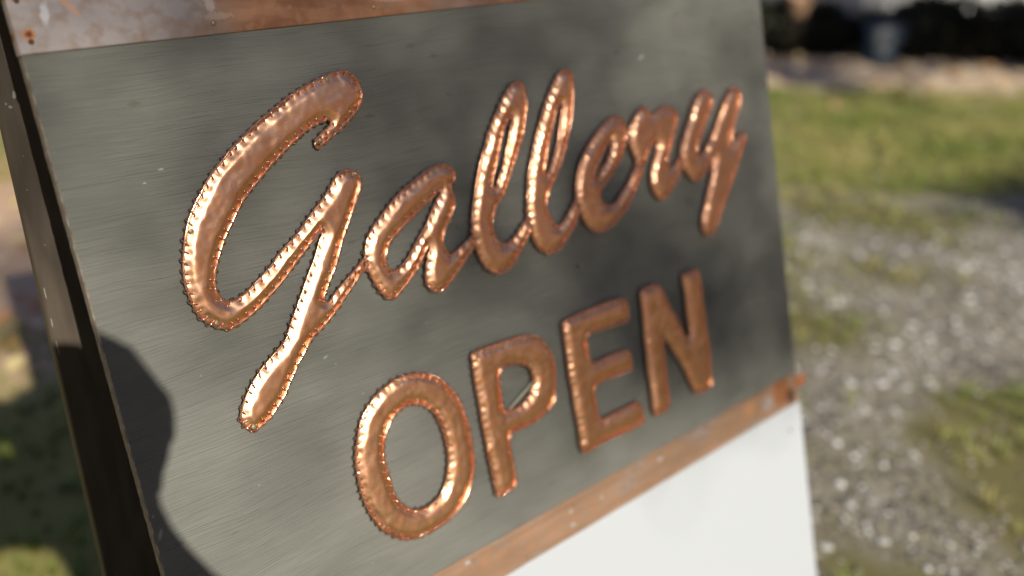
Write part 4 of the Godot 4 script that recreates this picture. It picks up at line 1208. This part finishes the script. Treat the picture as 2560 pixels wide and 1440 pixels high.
func make_photographer() -> void:
	var skin := Color(0.50, 0.30, 0.21)
	var coat := Color(0.05, 0.06, 0.09)
	var jean := Color(0.06, 0.09, 0.16)
	var shoe := Color(0.04, 0.03, 0.025)
	var H := Vector3(0.164, 1.592, 0.155)         # middle of the head
	var t := thing("person", "photographer in a dark jacket leaning in with a raised camera, casting the head shadow", "person", Transform3D(Basis(), Vector3(0.30, 0, 0.30)))
	var o := Vector3(0.30, 0, 0.30)
	var neck := Vector3(0.235, 1.425, 0.215) - o
	var chest := Vector3(0.390, 1.240, 0.28) - o
	var waist := Vector3(0.400, 1.010, 0.32) - o
	var hip := Vector3(0.385, 0.87, 0.33) - o
	var hd := H - o
	var shr := Vector3(0.510, 1.320, 0.30) - o
	var shl := Vector3(0.215, 1.375, 0.21) - o
	var elr := Vector3(0.375, 1.100, 0.14) - o
	var ell := Vector3(-0.060, 1.280, 0.09) - o
	var wr := Vector3(0.088, 1.405, 0.085) - o
	var wl := Vector3(-0.09, 1.42, 0.075) - o
	var caps := [
		[hd + Vector3(0, 0.035, 0.015), hd + Vector3(0, -0.01, 0.0), 0.088, 0.082, skin], [hd + Vector3(0, -0.05, -0.03), hd + Vector3(0, -0.085, -0.035), 0.058, 0.042, skin],
		[hd + Vector3(0, -0.005, -0.092), hd + Vector3(0, -0.03, -0.104), 0.011, 0.014, skin], [hd + Vector3(0.088, 0.035, -0.005), hd + Vector3(0.086, 0.0, -0.005), 0.017, 0.012, skin], [hd + Vector3(-0.088, 0.035, -0.005), hd + Vector3(-0.086, 0.0, -0.005), 0.017, 0.012, skin],
		[hd + Vector3(0, -0.06, 0.02), neck, 0.052, 0.056, skin],
		[neck + Vector3(0, -0.05, 0.02), chest, 0.075, 0.13, coat], [chest + Vector3(0.07, 0, 0), waist + Vector3(0.05, 0, 0), 0.105, 0.10, coat], [chest + Vector3(-0.07, 0, 0), waist + Vector3(-0.05, 0, 0), 0.105, 0.10, coat],
		[waist, hip, 0.125, 0.14, coat], [shl, shr, 0.068, 0.068, coat],
		[shr, elr, 0.060, 0.048, coat], [elr, wr, 0.046, 0.033, coat], [shl, ell, 0.070, 0.062, coat], [ell, wl, 0.062, 0.036, coat], [shl, wl, 0.05, 0.04, coat],
		[hip + Vector3(0.085, -0.02, 0), Vector3(0.14, 0.47, 0.02), 0.095, 0.062, jean], [Vector3(0.12, 0.47, 0.02), Vector3(0.13, 0.09, 0.06), 0.06, 0.042, jean],
		[hip + Vector3(-0.085, -0.02, 0), Vector3(-0.09, 0.47, 0.0), 0.095, 0.062, jean], [Vector3(-0.09, 0.47, 0.0), Vector3(-0.10, 0.09, 0.05), 0.06, 0.042, jean],
		[Vector3(0.13, 0.05, 0.07), Vector3(0.145, 0.038, -0.11), 0.046, 0.036, shoe], [Vector3(-0.10, 0.05, 0.06), Vector3(-0.115, 0.038, -0.12), 0.046, 0.036, shoe]]
	var s := Soup.new()
	s.colored = true
	body_mesh(caps, 0.02, 0.012, s)
	# hands: palm, four fingers and a thumb each, closed round the camera
	for side in [1.0, -1.0]:
		var w0: Vector3 = wr if side > 0 else wl
		var palm := w0 + Vector3(-0.028 * side, 0.045, -0.012)
		var hcaps := [[w0, palm, 0.026, 0.030, skin], [palm + Vector3(0, 0.02, 0), palm + Vector3(-0.012 * side, 0.045, -0.004), 0.026, 0.022, skin]]
		for i in 4:
			var root := palm + Vector3(-0.004 * side, 0.052 - i * 0.019, -0.016)
			var l: float = [0.026, 0.030, 0.029, 0.023][i]
			var k1 := root + Vector3(-0.006 * side, 0.002, -l)
			var k2 := k1 + Vector3(-l * 0.75 * side, 0, -l * 0.25)
			var k3 := k2 + Vector3(-l * 0.55 * side, -0.002, l * 0.1)
			hcaps.append_array([[root, k1, 0.0095, 0.009, skin], [k1, k2, 0.009, 0.008, skin], [k2, k3, 0.008, 0.007, skin]])
		hcaps.append_array([[palm + Vector3(-0.01 * side, 0.0, 0.01), palm + Vector3(-0.034 * side, 0.018, 0.016), 0.013, 0.011, skin], [palm + Vector3(-0.034 * side, 0.018, 0.016), palm + Vector3(-0.052 * side, 0.036, 0.012), 0.011, 0.009, skin]])
		body_mesh(hcaps, 0.0045, 0.004, s)
	var bm := mat(Color.WHITE, 0.8)
	bm.vertex_color_use_as_albedo = true
	part("body", s.mesh(), bm, t)
	var hair := Soup.new()
	hair.lathe([Vector2(0.05, -0.09), Vector2(0.078, -0.07), Vector2(0.090, -0.01), Vector2(0.092, 0.04), Vector2(0.080, 0.085), Vector2(0.055, 0.112), Vector2(0.025, 0.124), Vector2(0.001, 0.127)], 20)
	part("hair", hair.mesh(), mat(lin(0.05, 0.03, 0.02), 0.7), t, Transform3D(Basis(), hd + Vector3(0, 0.0, 0.022)))
	# the camera in the hands, its lens just behind the point of view
	var cb := Basis(Vector3(0.999201, 0.035868, -0.017633), Vector3(-0.039968, 0.896697, -0.440836), Vector3(0.0, 0.441189, 0.897414))
	var c := thing("hand_camera", "black hand-held camera raised in the hands of the photographer", "camera", Transform3D(cb, Vector3(0, 1.5, 0)))
	var blk := mat(lin(0.02, 0.02, 0.02), 0.5)
	var bs := Soup.new()
	bs.box(Vector3(-0.068, -0.048, 0.075), Vector3(0.068, 0.042, 0.108), 0.006)
	bs.box(Vector3(-0.024, 0.041, 0.07), Vector3(0.024, 0.062, 0.112), 0.006)
	bs.box(Vector3(0.045, -0.048, 0.06), Vector3(0.070, 0.034, 0.078), 0.006)
	part("camera_body", bs.mesh(), blk, c)
	var ls := Soup.new()
	ls.lathe([Vector2(0.020, 0.03), Vector2(0.034, 0.02), Vector2(0.036, 0.02), Vector2(0.036, 0.045), Vector2(0.032, 0.05), Vector2(0.032, 0.076)], 28)
	for i in ls.v.size():
		ls.v[i] = Vector3(ls.v[i].x, -ls.v[i].z, ls.v[i].y)
		ls.n[i] = Vector3(ls.n[i].x, -ls.n[i].z, ls.n[i].y)
	part("lens", ls.mesh(), blk, c)

func make_litter() -> void:
	# gravel: small angular stones, paler ones larger
	var sm := mat(Color.WHITE, 0.4)
	sm.vertex_color_use_as_albedo = true
	var s := Soup.new()
	var prof := [Vector2(0.01, -0.45), Vector2(0.7, -0.35), Vector2(1.0, 0.0), Vector2(0.75, 0.42), Vector2(0.01, 0.55)]
	s.lathe(prof, 6)
	var stone := s.mesh()
	rng.seed = 600
	var where := []
	var tint := []
	var zone := fnl(0.6, 21, 3)
	var fl2 := fnl(1.6, 23, 2)
	for i in 46000:
		var x := rng.randf_range(-0.2, 3.6)
		var z := rng.randf_range(-4.7, -1.2)
		var a := zone.get_noise_2d(x, z)
		var keep := 1.0 - smoothstep(-0.05, 0.35, a + (0.62 * smoothstep(-2.5, -2.1, z + 0.25 * x - 0.3))) * 0.94
		if z + 0.11 * x < -3.9 + 0.3 * a: keep *= 0.12
		if rng.randf() > keep: continue
		var pale := rng.randf()
		var r := rng.randf_range(0.004, 0.009) * (rng.randf_range(1.1, 1.75) if pale > 0.935 else 1.0)
		var b := Basis(Vector3.UP, rng.randf() * TAU).scaled(Vector3(r * rng.randf_range(0.8, 1.5), r * rng.randf_range(0.5, 0.9), r))
		where.append(Transform3D(b, Vector3(x, ground_height(x, z) + r * 0.2, z)))
		tint.append(Color(0.88, 0.87, 0.83) * rng.randf_range(0.45, 1.0) if pale > 0.935 else Color(0.14, 0.122, 0.09).lerp(Color(0.60, 0.56, 0.49), pow(rng.randf(), 2.2)) * (0.75 + 0.5 * fl2.get_noise_2d(x, z)))
	var gr := scatter("gravel", stone, sm, where, tint, self)
	gr.set_meta("kind", "stuff")
	# grass tufts
	var bs := Soup.new()
	for k in 7:
		var an := k * 2.4
		var d := Vector3(cos(an), 0, sin(an))
		var side := Vector3(-d.z, 0, d.x) * 0.0022
		var p0 := d * 0.006
		var p1 := d * 0.018 + Vector3(0, 0.035, 0)
		var p2 := d * (0.035 + 0.006 * (k % 3)) + Vector3(0, 0.05 + 0.012 * (k % 2), 0)
		var a := [bs.vert(p0 - side, Vector3.UP), bs.vert(p0 + side, Vector3.UP), bs.vert(p1 - side * 0.8, Vector3.UP), bs.vert(p1 + side * 0.8, Vector3.UP), bs.vert(p2, Vector3.UP)]
		bs.tri(a[0], a[1], a[3])
		bs.tri(a[0], a[3], a[2])
		bs.tri(a[2], a[3], a[4])
	var tuft := bs.mesh()
	var gm := leafy(mat(Color.WHITE, 0.6))
	gm.backlight = Color(0.3, 0.35, 0.08)
	where = []
	tint = []
	for i in 26000:
		var x := rng.randf_range(-4.5, 5.5)
		var z := rng.randf_range(-6.4, -1.0)
		var a := zone.get_noise_2d(x, z)
		var edge := z + 0.11 * x + 0.35 * a
		var keep := 0.0
		if edge < -4.0 and edge > -5.95: keep = 1.0
		elif edge >= -4.0: keep = 0.45 * smoothstep(0.0, 0.3, a + (0.4 if z > -2.25 + 0.4 * a else 0.0))
		if x < -0.4 and z > -2.6: keep = 0.7
		if rng.randf() > keep: continue
		where.append(Transform3D(Basis(Vector3.UP, rng.randf() * TAU).scaled(Vector3.ONE * rng.randf_range(0.5, 1.2)), Vector3(x, ground_height(x, z) - 0.003, z)))
		var dry := clampf(0.45 + 0.9 * zone.get_noise_2d(x * 1.7 + 40.0, z * 2.6) + rng.randf_range(-0.25, 0.25), 0, 1)
		tint.append(Color(0.21, 0.31, 0.04).lerp(Color(0.66, 0.58, 0.21), dry))
	var gt := scatter("grass", tuft, gm, where, tint, self)
	gt.set_meta("kind", "stuff")
	# fallen leaves
	var lf := leaf_mesh(0.07, 0.05)
	var lm := leafy(mat(Color.WHITE, 0.6))
	where = []
	tint = []
	for i in 7000:
		var x := rng.randf_range(-4.8, 6.0)
		var z := rng.randf_range(-7.3, 0.6)
		var edge := z + 0.11 * x + 0.35 * zone.get_noise_2d(x, z)
		var keep := 0.0 if x > 0.0 and edge > -4.6 else 0.05
		if edge < -5.8 or (x > 3.4 and z > -2.8): keep = 1.0
		elif x > 0.3 and z > -2.3 and edge > -4.0: keep = 0.0
		elif x < -0.5 and z < -2.3: keep = 0.9
		if rng.randf() > keep: continue
		var b := Basis.from_euler(Vector3(rng.randf_range(-0.4, 0.4), rng.randf() * TAU, rng.randf_range(-0.4, 0.4))).scaled(Vector3.ONE * rng.randf_range(0.6, 1.3))
		where.append(Transform3D(b, Vector3(x, ground_height(x, z) + 0.012, z)))
		tint.append([Color(0.60, 0.44, 0.30), Color(0.70, 0.55, 0.40), Color(0.55, 0.28, 0.11), Color(0.42, 0.26, 0.13), Color(0.62, 0.50, 0.24)][rng.randi_range(0, 4)])
	var fl := scatter("fallen_leaves", lf, lm, where, tint, self)
	fl.set_meta("kind", "stuff")
